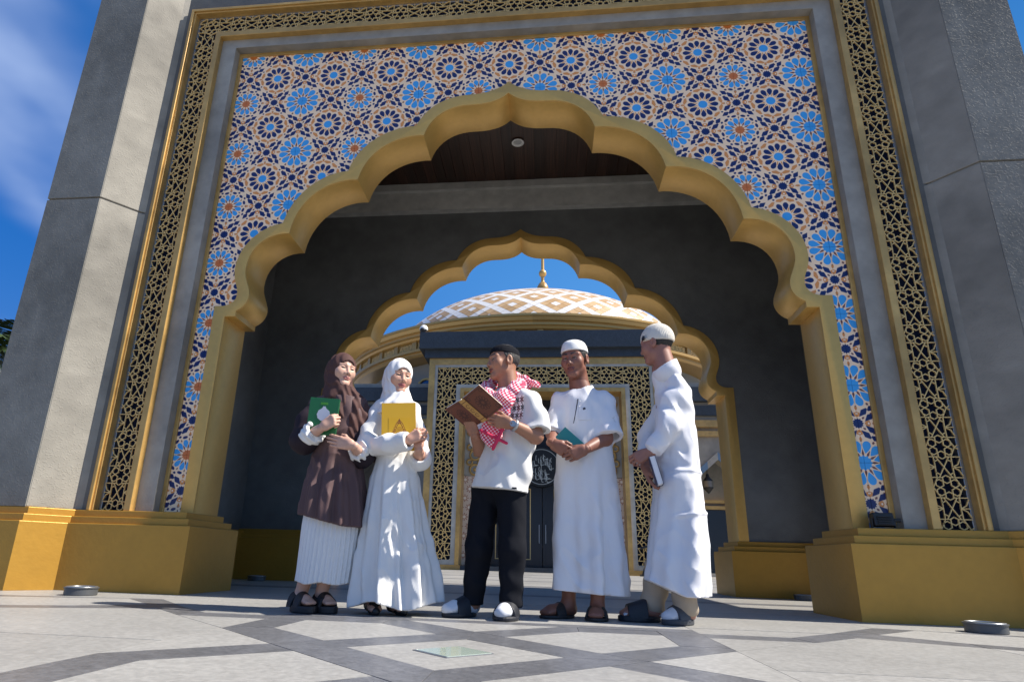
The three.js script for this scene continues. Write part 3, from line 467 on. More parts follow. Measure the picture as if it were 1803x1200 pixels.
  const tOf = s => { let lo = 0, hi = tab.length - 1; while (hi - lo > 1) { const m = (lo + hi) >> 1; if (tab[m][0] < s) lo = m; else hi = m; } return tab[lo][1] + (tab[hi][1] - tab[lo][1]) * clamp((s - tab[lo][0]) / (tab[hi][0] - tab[lo][0] || 1), 0, 1); };
  const pt = (i, j, out) => { const th = (i - j) * dl / 2, s = (i + j) * dl / 2 * 0.76; if (s < -0.02) return null; const t = tOf(Math.max(s, 0)), [r, y] = prof(t), R = 1 + out / 8; return [CX + r * R * Math.sin(th), Y0 + (y - Y0) * R, CZ + r * R * Math.cos(th)]; };
  part('dome_shell', lathe((() => { const o = []; for (let i = 0; i <= 40; i++) { const [r, y] = prof(i / 40 * Math.PI / 2); o.push([Math.max(r - 0.01, 0.001), y - 0.012]); } return o; })()), std([0.30, 0.23, 0.15], 0.6), dome);
  const near = [], far = { tan: [], white: [] };
  const smax = tab[tab.length - 1][0], jm = Math.floor(2 * smax / dl / 0.76);
  for (let d = -50; d < 50; d++) for (let q = 0; q < jm; q++) { // d = i - j, q = i + j
    if ((d + q) & 1) continue; const i = (d + q) / 2, j = (q - d) / 2, e = 0.022;
    if (q * dl / 2 * 0.76 > 2.3) continue;
    const qu = [[i + e, j + e], [i + 1 - e, j + e], [i + 1 - e, j + 1 - e], [i + e, j + 1 - e]]; const P4 = qu.map(p => pt(p[0], p[1], 0.02)); if (P4.some(p => !p)) continue;
    const m = ((i % 4) + 4) % 4, n = ((j % 4) + 4) % 4, wh = m === 0 || n === 0 || (m === 2 && n === 2);
    const c = [0, 1, 2].map(k => (P4[0][k] + P4[1][k] + P4[2][k] + P4[3][k]) / 4), Q4 = qu.map(p => pt(p[0], p[1], -0.01));
    const g = new THREE.BufferGeometry(), v = []; const tri = (a, b, cc) => v.push(...a, ...b, ...cc);
    tri(P4[0], P4[1], P4[2]); tri(P4[0], P4[2], P4[3]); for (let k = 0; k < 4; k++) { const l = (k + 1) % 4; tri(P4[k], Q4[k], Q4[l]); tri(P4[k], Q4[l], P4[l]); }
    g.setAttribute('position', new THREE.Float32BufferAttribute(v, 3)); g.setAttribute('uv', new THREE.Float32BufferAttribute(new Float32Array(v.length / 3 * 2), 2)); g.computeVertexNormals();
    const th = Math.atan2(c[0] - CX, c[2] - CZ);
    near.push({ g, wh, k: Math.abs(th) + q * 0.02, v: rnd() });
  }
  near.sort((a, b) => a.k - b.k);
  near.forEach((o, i) => { if (i < 300) part('dome_tile', o.g, o.wh ? M.domeWhite : o.v < 0.5 ? M.tan : M.tan2, dome); else far[o.wh ? 'white' : 'tan'].push(o.g); });
  tag(part('white_tiles', merge(far.white), M.domeWhite, dome), null, null, null, 'stuff'); tag(part('tan_tiles', merge(far.tan), M.tan, dome), null, null, null, 'stuff');
  part('finial', new THREE.LatheGeometry([[0.28, 12.0], [0.30, 13.45], [0.28, 13.58], [0.20, 13.74], [0.11, 13.84], [0.08, 13.90], [0.08, 14.12], [0.11, 14.16], [0.17, 14.22], [0.20, 14.33], [0.17, 14.44], [0.11, 14.50], [0.08, 14.53], [0.075, 15.15], [0.09, 15.18], [0.05, 15.3], [0.03, 15.6], [0.001, 15.9]].map(p => new THREE.Vector2(...p)), 32).translate(0.22, 0, CZ), M.goldTrim, mosque);
}
// lantern in the right arch, camera on the porch, ornate black screen
{
  const l = thing('hanging_lantern', 'dark pierced lantern hanging under the blue and white arch right of the porch', 'lantern', [5.72, 2.66, -17.2]);
  part('body', new THREE.LatheGeometry([[0.02, 0.62], [0.05, 0.60], [0.06, 0.52], [0.16, 0.40], [0.17, 0.14], [0.08, 0.04], [0.05, 0.0], [0.01, -0.04]].reverse().map(p => new THREE.Vector2(...p)), 6), M.black, l);
  part('glass', new THREE.CylinderGeometry(0.172, 0.178, 0.2, 6).translate(0, 0.27, 0), std([0.16, 0.14, 0.11], 0.3), l); part('chain', new THREE.CylinderGeometry(0.012, 0.012, 0.55, 6).translate(0, 0.89, 0), M.black, l);
  const c = thing('security_camera', 'white dome security camera on the left end of the slate lintel', 'security camera', [-3.58, 7.19, -13.85]);
  c.scale.setScalar(0.72); part('bracket', box(-0.06, 0.06, 0, 0.14, -0.06, 0.06), M.white, c); part('housing', new THREE.SphereGeometry(0.19, 20, 14, 0, Math.PI * 2, 0, Math.PI * 0.6).translate(0, 0.22, 0), M.white, c); part('lens', new THREE.SphereGeometry(0.14, 18, 12).translate(-0.02, 0.16, 0.06), M.black, c);
  const b = thing('banner_stand', 'black upright folding stand leaning before the right lattice strip of the porch', 'stand', [3.18, 0, -13.4]);
  const post = (x0, y0, x1, y1, r) => { const L = Math.hypot(x1 - x0, y1 - y0); return new THREE.CylinderGeometry(r, r, L, 8).rotateZ(-Math.atan2(x1 - x0, y1 - y0)).translate((x0 + x1) / 2, (y0 + y1) / 2, 0); };
  part('panel', slab([[0.06, 0.05], [0.34, 0.05], [0.40, 1.25], [0.22, 1.42], [0.10, 1.36]], -0.03, 0.03, 0.008), M.black, b);
  part('strut', merge([post(-0.3, 0.0, 0.12, 1.3, 0.022), post(-0.32, 0.72, 0.1, 0.85, 0.03), post(-0.26, 0.35, 0.12, 0.2, 0.02), post(-0.2, 0.9, 0.12, 1.15, 0.02)]), M.black, b); part('foot', box(-0.34, 0.42, 0, 0.05, -0.2, 0.2), M.black, b);
}
// round surface lights on the paving at the pedestals
{
  const spots = [[-2.79, 0.62, 'round grey ground light before the left front pedestal'], [2.76, 0.68, 'round dark ground light before the right front pedestal'], [2.98, -2.50, 'small round ground light inside the gateway at the right rear pedestal'], [-2.98, -2.48, 'small round ground light inside the gateway at the left rear pedestal']];
  let src = null;
  for (const [x, z, lab] of spots) {
    let o;
    if (!src) { o = src = thing('ground_light', lab, 'ground light', [x, 0.004, z], 'round ground lights at the pedestals'); o.scale.setScalar(0.85); part('housing', crease(new THREE.LatheGeometry([[0.112, 0], [0.118, 0.004], [0.118, 0.050], [0.124, 0.052], [0.124, 0.060], [0.098, 0.062], [0.096, 0.056], [0, 0.056]].map(p => new THREE.Vector2(...p)), 40), 0.4), std([0.09, 0.095, 0.10], 0.45, { metalness: 0.3 }), o); part('lens', new THREE.CylinderGeometry(0.094, 0.094, 0.006, 32).translate(0, 0.056, 0), M.glassGreen, o); const bolts = []; for (let k = 0; k < 6; k++) bolts.push(new THREE.CylinderGeometry(0.006, 0.006, 0.006, 8).translate(Math.cos(k) * 0.11, 0.063, Math.sin(k * Math.PI / 3 + 0.3) * 0.11)); part('rim', new THREE.TorusGeometry(0.108, 0.006, 8, 40).rotateX(Math.PI / 2).translate(0, 0.061, 0), M.steel, o); }
    else { o = src.clone(); o.name = numbered('ground_light'); o.position.set(x, 0.004, z); scene.add(o); o.userData = { ...src.userData, label: lab }; }
  }
}
{ // small floodlight on the ledge of the right pedestal
  const f = thing('floodlight', 'small black box floodlight on the ledge at the foot of the right tile strip', 'floodlight', [2.598, LED, 0.09]); f.scale.setScalar(0.76);
  const h = part('housing', slab([[-0.085, 0.02], [0.085, 0.02], [0.085, 0.135], [-0.085, 0.135]], -0.045, 0.045, 0.008), M.black, f); h.rotation.x = -0.12;
  part('bracket', merge([box(-0.1, -0.092, 0, 0.09, -0.02, 0.02), box(0.092, 0.1, 0, 0.09, -0.02, 0.02), box(-0.1, 0.1, 0, 0.008, -0.04, 0.04)]), M.black, f);
  part('knob', new THREE.CylinderGeometry(0.016, 0.016, 0.05, 12).rotateZ(Math.PI / 2).translate(0.125, 0.075, 0), M.black, f);
  part('fin', merge([0.04, 0.06, 0.08, 0.10].map(y => box(-0.06, 0.06, y, y + 0.006, 0.03, 0.056))), M.black, f);
}
// palm at the left edge
{
  const o = P(-40, 640, -9), t = thing('palm_tree', 'dark green palm tree rising behind the left pillar', 'palm tree', [o.x - 0.15, 0, -9]);
  const top = P(-40, 600, -9).y - 0.25;
  part('trunk', (() => { const pts = []; for (let i = 0; i <= 30; i++) { const y = i / 30 * top; pts.push(new THREE.Vector2(0.16 - 0.05 * i / 30 + 0.012 * (i % 2), y)); } return new THREE.LatheGeometry(pts, 14); })(), std([0.12, 0.09, 0.06], 0.9), t);
  const mg = []; for (let k = 0; k < 3; k++) { const m = std([0.012 + 0.01 * k, 0.025 + 0.015 * k, 0.010], 0.5, { side: THREE.DoubleSide }); mg.push(m); }
  for (let k = 0; k < 26; k++) {
    const az = k * 2.399, el = 1.25 - 1.5 * (k / 26), L = 1.7, pos = [];
    const q = s => { const r = Math.sin(s * 1.0) * L * 0.9 * Math.cos(el * (1 - 0.3 * s)), y = L * s * Math.sin(el) - 1.1 * s * s * (1.2 - el * 0.4); return V(Math.cos(az) * r, top + y, Math.sin(az) * r); };
    const side = V(-Math.sin(az), 0, Math.cos(az));
    for (let i = 2; i < 34; i++) { const s = i / 34, b = q(s), f = q(Math.min(s + 0.12, 1.1)).sub(b).normalize(); for (const sg of [-1, 1]) { const d = f.clone().multiplyScalar(0.55).addScaledVector(side, sg * 0.85).add(V(0, -0.25 - 0.25 * rnd(), 0)).normalize(), l = 0.62 * Math.sin(Math.PI * Math.min(0.15 + s * 0.85, 1)) * rr(0.8, 1.1) + 0.08, w = f.clone().multiplyScalar(0.018); const a = b.clone().add(w), c = b.clone().sub(w), e = b.clone().addScaledVector(d, l), m = b.clone().addScaledVector(d, l * 0.5).addScaledVector(f, 0.022), m2 = b.clone().addScaledVector(d, l * 0.5).addScaledVector(f, -0.022); for (const [u, v, x] of [[a, m, m2], [a, m2, c], [m, e, m2]]) pos.push(u.x, u.y, u.z, v.x, v.y, v.z, x.x, x.y, x.z); } }
    const g = new THREE.BufferGeometry(); g.setAttribute('position', new THREE.Float32BufferAttribute(pos, 3)); g.computeVertexNormals(); part('frond', g, mg[k % 3], t);
  }
}
// ---------------------------------------------------------------- figures: signed fields meshed by surface nets
function nets(f, b0, b1, h, o = {}) {
  const nx = Math.ceil((b1.x - b0.x) / h) + 1, ny = Math.ceil((b1.y - b0.y) / h) + 1, nz = Math.ceil((b1.z - b0.z) / h) + 1, N = nx * ny * nz, val = new Float32Array(N), id = (i, j, k) => i + nx * (j + ny * k);
  for (let k = 0; k < nz; k++) for (let j = 0; j < ny; j++) for (let i = 0; i < nx; i++) val[id(i, j, k)] = f(b0.x + i * h, b0.y + j * h, b0.z + k * h);
  const vi = new Int32Array(N).fill(-1), pos = [], idx = [];
  const off = [0, 1, nx, nx + 1, nx * ny, nx * ny + 1, nx * ny + nx, nx * ny + nx + 1], ed = [[0, 1], [2, 3], [4, 5], [6, 7], [0, 2], [1, 3], [4, 6], [5, 7], [0, 4], [1, 5], [2, 6], [3, 7]];
  for (let k = 0; k < nz - 1; k++) for (let j = 0; j < ny - 1; j++) for (let i = 0; i < nx - 1; i++) {
    const c = id(i, j, k); let m = 0; for (let q = 0; q < 8; q++) if (val[c + off[q]] < 0) m |= 1 << q;
    if (m === 0 || m === 255) continue; let x = 0, y = 0, z = 0, n = 0;
    for (const [a, b] of ed) { const va = val[c + off[a]], vb = val[c + off[b]]; if ((va < 0) === (vb < 0)) continue; const t = va / (va - vb); x += (a & 1) + ((b & 1) - (a & 1)) * t; y += ((a >> 1) & 1) + (((b >> 1) & 1) - ((a >> 1) & 1)) * t; z += (a >> 2) + ((b >> 2) - (a >> 2)) * t; n++; }
    vi[c] = pos.length / 3; pos.push(b0.x + (i + x / n) * h, b0.y + (j + y / n) * h, b0.z + (k + z / n) * h);
  }
  for (let k = 1; k < nz - 1; k++) for (let j = 1; j < ny - 1; j++) for (let i = 1; i < nx - 1; i++) {
    const c = id(i, j, k), v = val[c] < 0;
    const quad = (p, q, r, s, fl) => { if (p < 0 || q < 0 || r < 0 || s < 0) return; if (fl) idx.push(p, q, r, p, r, s); else idx.push(p, r, q, p, s, r); };
    if (v !== (val[c + 1] < 0)) quad(vi[c], vi[c - nx], vi[c - nx - nx * ny], vi[c - nx * ny], !v ? true : false);
    if (v !== (val[c + nx] < 0)) quad(vi[c], vi[c - 1], vi[c - 1 - nx * ny], vi[c - nx * ny], v);
    if (v !== (val[c + nx * ny] < 0)) quad(vi[c], vi[c - 1], vi[c - 1 - nx], vi[c - nx], !v);
  }
  const nor = new Float32Array(pos.length), e = h * 0.5, col = o.color ? new Float32Array(pos.length) : null, uv = new Float32Array(pos.length / 3 * 2);
  for (let i = 0; i < pos.length; i += 3) {
    const x = pos[i], y = pos[i + 1], z = pos[i + 2]; let a = f(x + e, y, z) - f(x - e, y, z), b = f(x, y + e, z) - f(x, y - e, z), c = f(x, y, z + e) - f(x, y, z - e); const l = Math.hypot(a, b, c) || 1; nor[i] = a / l; nor[i + 1] = b / l; nor[i + 2] = c / l;
    if (col) { const q = o.color(x, y, z, nor[i], nor[i + 1], nor[i + 2]); col[i] = q[0]; col[i + 1] = q[1]; col[i + 2] = q[2]; }
    const w = o.uv ? o.uv(x, y, z) : [x + z * 0.8, y]; uv[i / 3 * 2] = w[0]; uv[i / 3 * 2 + 1] = w[1];
  }
  // wind every face outwards
  for (let t = 0; t < idx.length; t += 3) { const [p, q, r] = [idx[t] * 3, idx[t + 1] * 3, idx[t + 2] * 3]; const ux = pos[q] - pos[p], uy = pos[q + 1] - pos[p + 1], uz = pos[q + 2] - pos[p + 2], wx = pos[r] - pos[p], wy = pos[r + 1] - pos[p + 1], wz = pos[r + 2] - pos[p + 2]; const d = (uy * wz - uz * wy) * (nor[p] + nor[q] + nor[r]) + (uz * wx - ux * wz) * (nor[p + 1] + nor[q + 1] + nor[r + 1]) + (ux * wy - uy * wx) * (nor[p + 2] + nor[q + 2] + nor[r + 2]); if (d < 0) { const s = idx[t + 1]; idx[t + 1] = idx[t + 2]; idx[t + 2] = s; } }
  const g = new THREE.BufferGeometry(); g.setAttribute('position', new THREE.Float32BufferAttribute(pos, 3)); g.setAttribute('normal', new THREE.BufferAttribute(nor, 3)); g.setAttribute('uv', new THREE.BufferAttribute(uv, 2)); if (col) g.setAttribute('color', new THREE.BufferAttribute(col, 3)); g.setIndex(idx); return g;
}
const smin = (a, b, k) => { const h = Math.max(k - Math.abs(a - b), 0) / k; return Math.min(a, b) - h * h * k * 0.25; };
const smax = (a, b, k) => -smin(-a, -b, k);
// tapered capsule between two joints
function cap(a, b, ra, rb) { const dx = b.x - a.x, dy = b.y - a.y, dz = b.z - a.z, L = dx * dx + dy * dy + dz * dz || 1e-9; return (x, y, z) => { const t = clamp(((x - a.x) * dx + (y - a.y) * dy + (z - a.z) * dz) / L, 0, 1); return Math.hypot(x - a.x - dx * t, y - a.y - dy * t, z - a.z - dz * t) - (ra + (rb - ra) * t); }; }
const ell = (c, rx, ry, rz) => { const m = Math.min(rx, ry, rz); return (x, y, z) => { const a = (x - c[0]) / rx, b = (y - c[1]) / ry, d = (z - c[2]) / rz, k = Math.hypot(a, b, d); return k < 1e-6 ? -m : k * (k - 1) / Math.hypot(a / rx, b / ry, d / rz); }; };
const uni = (fs, k) => (x, y, z) => { let d = fs[0](x, y, z); for (let i = 1; i < fs.length; i++) d = smin(d, fs[i](x, y, z), k); return d; };
// chain of capsules through joints
const chain = (ps, rs) => ps.slice(1).map((p, i) => cap(ps[i], p, rs[i], rs[i + 1]));
// stacked rings: [y, cx, cz, rx, rz]; turned by yaw; folds(theta, y) moves the surface outwards
function stack(rings, yaw = 0, folds) {
  const R = rings.slice().sort((a, b) => a[0] - b[0]), n = R.length, cs = Math.cos(yaw), sn = Math.sin(yaw);
  return (x, y, z) => {
    const yy = clamp(y, R[0][0], R[n - 1][0]); let i = 0; while (i < n - 2 && yy > R[i + 1][0]) i++;
    const a = R[i], b = R[i + 1]; let t = (yy - a[0]) / (b[0] - a[0] || 1); 
    const p0 = R[Math.max(i - 1, 0)], p3 = R[Math.min(i + 2, n - 1)]; const q = k => { const m1 = (b[k] - p0[k]) / (b[0] - p0[0] || 1) * (b[0] - a[0]), m2 = (p3[k] - a[k]) / (p3[0] - a[0] || 1) * (b[0] - a[0]), t2 = t * t, t3 = t2 * t; return (2 * t3 - 3 * t2 + 1) * a[k] + (t3 - 2 * t2 + t) * m1 + (-2 * t3 + 3 * t2) * b[k] + (t3 - t2) * m2; };
    const dx0 = x - q(1), dz0 = z - q(2), rx = q(3), rz = q(4), dx = dx0 * cs - dz0 * sn, dz = dx0 * sn + dz0 * cs;
    const k = Math.hypot(dx / rx, dz / rz); let d = k < 1e-5 ? -Math.min(rx, rz) : k * (k - 1) / Math.hypot(dx / rx / rx, dz / rz / rz);
    if (folds) d -= folds(Math.atan2(dz, dx), y);
    d *= 0.85; const oy = y > R[n - 1][0] ? y - R[n - 1][0] : R[0][0] - y; return oy > 0 ? Math.max(d, oy) + 0 : Math.max(d, oy);
  };
}
const cols = (g, c) => { const n = g.attributes.position.count, a = new Float32Array(n * 3); for (let i = 0; i < n; i++) { a[i * 3] = c[0]; a[i * 3 + 1] = c[1]; a[i * 3 + 2] = c[2]; } g.setAttribute('color', new THREE.BufferAttribute(a, 3)); return g; };
const frame = (x, y, z, p) => new THREE.Matrix4().makeBasis(x, y, z).setPosition(p);
// a hand: w wrist, d direction of the fingers, n the way the palm faces; curls in radians for index..little and the thumb's swing
function hand(w, d, n, right, s, curl, thumb = [0.5, 0.5], skin) {
  d = d.clone().normalize(); n = n.clone().addScaledVector(d, -n.dot(d)).normalize(); const X = d.clone().cross(n).multiplyScalar(right ? 1 : -1);
  const f = [], fx = [0.029, 0.0095, -0.0105, -0.029], fl = [[0.042, 0.026, 0.021], [0.046, 0.030, 0.022], [0.042, 0.028, 0.021], [0.034, 0.021, 0.018]], fr = [0.0088, 0.0090, 0.0085, 0.0075], by = [0.088, 0.092, 0.087, 0.078];
  const palm = [cap(V(0, -0.012, 0), V(0.0, 0.02, 0), 0.026, 0.024)];
  for (let i = 0; i < 4; i++) palm.push(cap(V(fx[i] * 0.7, 0.02, 0), V(fx[i], by[i], 0), 0.014, 0.0115));
  palm.push(cap(V(0.014, 0.02, 0.006), V(0.032, 0.048, 0.012), 0.016, 0.013));
  const P0 = uni(palm, 0.018), fing = [];
  for (let i = 0; i < 4; i++) { let p = V(fx[i], by[i], 0), a = 0; const c = curl[i], sp = fx[i] * 1.6; const seg = []; for (let k = 0; k < 3; k++) { a += c[k]; const q = p.clone().add(V(Math.sin(sp) * Math.cos(a), Math.cos(a) * Math.cos(sp), Math.sin(a)).multiplyScalar(fl[i][k])); seg.push(cap(p, q, fr[i] * (1.05 - 0.07 * k), fr[i] * (0.98 - 0.09 * k))); p = q; } fing.push(uni(seg, 0.004)); }
  { let p = V(0.030, 0.042, 0.010); const u = V(Math.sin(thumb[0]) , Math.cos(thumb[0]), 0.25 + thumb[1] * 0.6).normalize(), q = p.clone().addScaledVector(u, 0.036), u2 = V(Math.sin(thumb[0] - 0.5), Math.cos(thumb[0] - 0.5), 0.25 + thumb[1]).normalize(), r = q.clone().addScaledVector(u2, 0.030); fing.push(uni([cap(p, q, 0.0125, 0.0105), cap(q, r, 0.0105, 0.0085)], 0.004)); }
  const F = (x, y, z) => { let a = P0(x, y, z); for (const g of fing) a = smin(a, g(x, y, z), 0.006); return a; };
  const g = nets(F, V(-0.065, -0.045, -0.045), V(0.10, 0.20, 0.11), 0.0032, { color: (x, y, z, nx, ny, nz) => { const k = 1 + 0.08 * vnoise(x * 90, y * 90, z * 90) ; return [skin[0] * k, skin[1] * k, skin[2] * k]; } });
  g.applyMatrix4(frame(X.clone().multiplyScalar(s), d.clone().multiplyScalar(s), n.clone().multiplyScalar(s), w)); if (!right) { const ix = g.index.array; for (let i = 0; i < ix.length; i += 3) { const t = ix[i]; ix[i] = ix[i + 1]; ix[i + 1] = t; } } return g;
}
const REL = [[0.35, 0.45, 0.3], [0.4, 0.5, 0.3], [0.45, 0.5, 0.3], [0.5, 0.5, 0.3]], FIST = [[1.0, 1.2, 0.7], [1.05, 1.25, 0.7], [1.1, 1.25, 0.7], [1.15, 1.2, 0.7]], GRIP = [[0.5, 0.9, 0.5], [0.55, 0.95, 0.5], [0.6, 0.95, 0.5], [0.65, 0.9, 0.5]], FLAT = [[0.1, 0.2, 0.15], [0.1, 0.2, 0.15], [0.12, 0.22, 0.15], [0.15, 0.25, 0.15]];
// a head in its own frame (face towards +z), merged later into the body
function headField(o) {
  const female = o.female;
  const parts = [ell([0, 0.033, -0.012], 0.0755, 0.084, 0.094), ell([0, -0.028, 0.028], 0.064, 0.082, 0.062)];
  const jw = female ? 0.036 : 0.043; for (const s of [-1, 1]) { parts.push(cap(V(s * jw, -0.062, 0.018), V(s * 0.014, -0.096, 0.060), 0.022, 0.018)); parts.push(cap(V(s * 0.05, 0.026, 0.066), V(s * 0.014, 0.024, 0.080), female ? 0.007 : 0.0095, female ? 0.008 : 0.011)); parts.push(ell([s * 0.041, -0.022, 0.056], 0.030, 0.032, 0.026)); }
  parts.push(cap(V(-0.01, -0.100, 0.064), V(0.01, -0.100, 0.064), 0.0165, 0.0165));
  const base = uni(parts, 0.022), nose = uni([cap(V(0, 0.014, 0.082), V(0, -0.028, female ? 0.098 : 0.101), 0.008, 0.0115), cap(V(-0.014, -0.034, 0.090), V(0.014, -0.034, 0.090), 0.0098, 0.0098)], 0.01);
  const lipU = uni([cap(V(-0.021, -0.0615, 0.079), V(-0.004, -0.0575, 0.089), 0.0045, 0.0065), cap(V(0.021, -0.0615, 0.079), V(0.004, -0.0575, 0.089), 0.0045, 0.0065)], 0.004), lipL = cap(V(-0.012, -0.0685, 0.084), V(0.012, -0.0685, 0.084), 0.0068, 0.0068), gap = cap(V(-0.02, -0.0635, 0.093), V(0.02, -0.0635, 0.093), 0.0022, 0.0022);
  const sock = [-1, 1].map(s => ell([s * 0.031, 0.006, 0.092], 0.019, 0.011, 0.013)), ball = [-1, 1].map(s => ell([s * 0.031, 0.006, 0.0735], 0.0138, 0.0118, 0.0125)), lid = [-1, 1].map(s => ell([s * 0.031, 0.0095 - (o.lid || 0), 0.074], 0.0165, 0.0085, 0.0135));
  const ears = o.noEars ? [] : [-1, 1].map(s => { const e = ell([s * 0.080, -0.004, -0.012], 0.010, 0.034, 0.021), h = ell([s * 0.091, 0.0, -0.004], 0.009, 0.022, 0.012); return (x, y, z) => smax(e(x, y, z), -h(x, y, z), 0.006); });
  const neck = cap(V(0, -0.055, -0.022), V(0, -0.20, -0.035), female ? 0.050 : 0.058, female ? 0.052 : 0.066);
  const F = (x, y, z) => { let d = smin(base(x, y, z), neck(x, y, z), 0.03); for (const s of sock) d = smax(d, -s(x, y, z), 0.010); d = smin(d, nose(x, y, z), 0.010); d = smin(d, lipU(x, y, z), 0.005); d = smin(d, lipL(x, y, z), 0.005); d = smax(d, -gap(x, y, z), 0.002); for (const e of ears) d = smin(d, e(x, y, z), 0.006); for (const l of lid) d = smin(d, l(x, y, z), 0.003); for (const b of ball) d = Math.min(d, b(x, y, z)); return d; };
  const sk = o.skin, brow = o.brow || [0.02, 0.015, 0.012], lipc = o.lips || [sk[0] * 0.62, sk[1] * 0.36, sk[2] * 0.36];
  const color = (x, y, z) => {
    let k = 1 + 0.05 * vnoise(x * 120, y * 120, z * 120), c = [sk[0] * k, sk[1] * k, sk[2] * k];
    const ax = Math.abs(x); if (z > 0.03) {
      const bl = ball[x < 0 ? 0 : 1](x, y, z), ld = lid[x < 0 ? 0 : 1](x, y, z);
      if (bl < 0.0014 && ld > 0.0005) { const r = Math.hypot(ax - 0.031 + (o.gaze || 0) * (x < 0 ? -1 : 1), y - 0.005); c = r < 0.0072 ? [0.012, 0.008, 0.006] : [0.34, 0.30, 0.27]; }
      else if (ld < 0.0016 && y < 0.0062 - (o.lid || 0) + 0.002) c = [0.02, 0.014, 0.012];
      const by = 0.0285 + 0.006 * Math.sin(clamp((ax - 0.012) / 0.04, 0, 1) * 2.6), bw = 0.0042 * (1 - 0.5 * sst(0.035, 0.054, ax)) * (o.browW || 1); if (ax > 0.011 && ax < 0.054 && Math.abs(y - by) < bw) c = brow;
      const lu = Math.min(lipU(x, y, z), lipL(x, y, z)); if (lu < 0.0012 && z > 0.078) c = lipc; if (Math.abs(y + 0.0635) < 0.0013 && ax < 0.02 && z > 0.078 && !o.smile) c = [lipc[0] * 0.35, lipc[1] * 0.3, lipc[2] * 0.3];
      if (Math.hypot(ax - 0.0075, y + 0.0405) < 0.0038 && z > 0.085) c = [sk[0] * 0.25, sk[1] * 0.2, sk[2] * 0.2];
    }
    if (o.hairOn && o.hairOn(x, y, z)) c = brow;
    return c;
  };
  return { F, color, b0: V(-0.105, -0.21, -0.125), b1: V(0.105, 0.135, 0.125) };
}
// frame of a head: centre, yaw (0 faces the camera side, positive to its left = image right), pitch (down positive), roll
const headFrame = (c, yaw, pitch, roll, s) => new THREE.Matrix4().compose(c, new THREE.Quaternion().setFromEuler(new THREE.Euler(pitch, yaw, roll, 'YXZ')), V(s, s, s));
function headGeo(o, mat, h = 0.003) { const H = headField(o), g = nets(H.F, H.b0, H.b1, h, { color: H.color }); g.applyMatrix4(mat); return g; }
const mergeC = a => mergeGeometries(a.map(g => { const k = g.index ? g.toNonIndexed() : g; for (const n of Object.keys(k.attributes)) if (!['position', 'normal', 'uv', 'color'].includes(n)) k.deleteAttribute(n); return k; }));
const bounds = (ps, pad) => { const b = new THREE.Box3().setFromPoints(ps); return [b.min.addScalar(-pad), b.max.addScalar(pad)]; };
M.skin = new THREE.MeshPhysicalMaterial({ vertexColors: true, roughness: 0.5, sheen: 0.2 });
const cloth = (c, o = {}) => { const m = new THREE.MeshPhysicalMaterial({ roughness: o.rough || 0.85, specularIntensity: 0.25, bumpMap: rep(tWeave, o.rep || 6), bumpScale: o.bump || 0.0006, side: THREE.DoubleSide }); m.color.setRGB(...c); return m; };
// local field placed by a matrix
const placed = (F, m) => { const e = m.clone().invert().elements, s = Math.cbrt(m.determinant()); return (x, y, z) => F(e[0] * x + e[4] * y + e[8] * z + e[12], e[1] * x + e[5] * y + e[9] * z + e[13], e[2] * x + e[6] * y + e[10] * z + e[14]) * s; };
// an open sleeve: tube through joints, hollow at its far end
function sleeve(ps, rs, depth = 0.12, wall = 0.018) { const out = uni(chain(ps, rs), 0.03), n = ps.length, a = ps[n - 1], d = ps[n - 2].clone().sub(a).normalize(); const hole = cap(a.clone().addScaledVector(d, depth), a.clone().addScaledVector(d, -0.3), rs[n - 1] - wall, rs[n - 1] - wall), ex = a.x, ey = a.y, ez = a.z; return (x, y, z) => { const e = -((x - ex) * d.x + (y - ey) * d.y + (z - ez) * d.z); return Math.max(smax(out(x, y, z), e, 0.006), -hole(x, y, z)); }; }
// a sandal: sole under a foot from heel to toe, with a broad strap
function sandal(heel, toe, w, sole, strap, o = {}) {
  const d = toe.clone().sub(heel); d.y = 0; const L = d.length(); d.normalize(); const X = V(d.z, 0, -d.x), m = frame(X, V(0, 1, 0), d, V(heel.x, heel.y, heel.z));
  const out = []; for (let i = 0; i < 28; i++) { const t = i / 28 * Math.PI * 2, z = Math.cos(t), x = Math.sin(t); const zz = L / 2 - z * (L / 2 + 0.012), k = clamp(zz / L, 0, 1); out.push([x * w * (0.40 + 0.16 * Math.sin(k * 2.2) + 0.06 * k) * 1.15, zz]); }
  const g = [plan(out, 0, sole, 0.008)];
  const st = new THREE.Shape(), hw = w * 0.54, hh = o.h || 0.06; st.moveTo(-hw - 0.006, 0); st.bezierCurveTo(-hw, hh * 1.1, -hw * 0.4, hh * 1.25, 0, hh * 1.25); st.bezierCurveTo(hw * 0.4, hh * 1.25, hw, hh * 1.1, hw + 0.006, 0); st.lineTo(hw - 0.005, 0); st.bezierCurveTo(hw - 0.012, hh, hw * 0.4, hh * 1.1, 0, hh * 1.1); st.bezierCurveTo(-hw * 0.4, hh * 1.1, -hw + 0.012, hh, -hw + 0.005, 0);
  for (const [z0, z1] of strap) { const s = new THREE.ExtrudeGeometry(st, { depth: L * (z1 - z0) - 0.008, bevelEnabled: true, bevelSize: 0.004, bevelThickness: 0.004, bevelSegments: 2, curveSegments: 10 }); const p = s.attributes.position; for (let i = 0; i < p.count; i++) { const f = p.getZ(i) / (L * (z1 - z0)); p.setY(i, p.getY(i) * (1.18 - 0.42 * f)); } s.computeVertexNormals(); s.translate(0, sole * 0.8, L * z0); g.push(s); }
  const r = merge(g); r.applyMatrix4(m); return r;
}
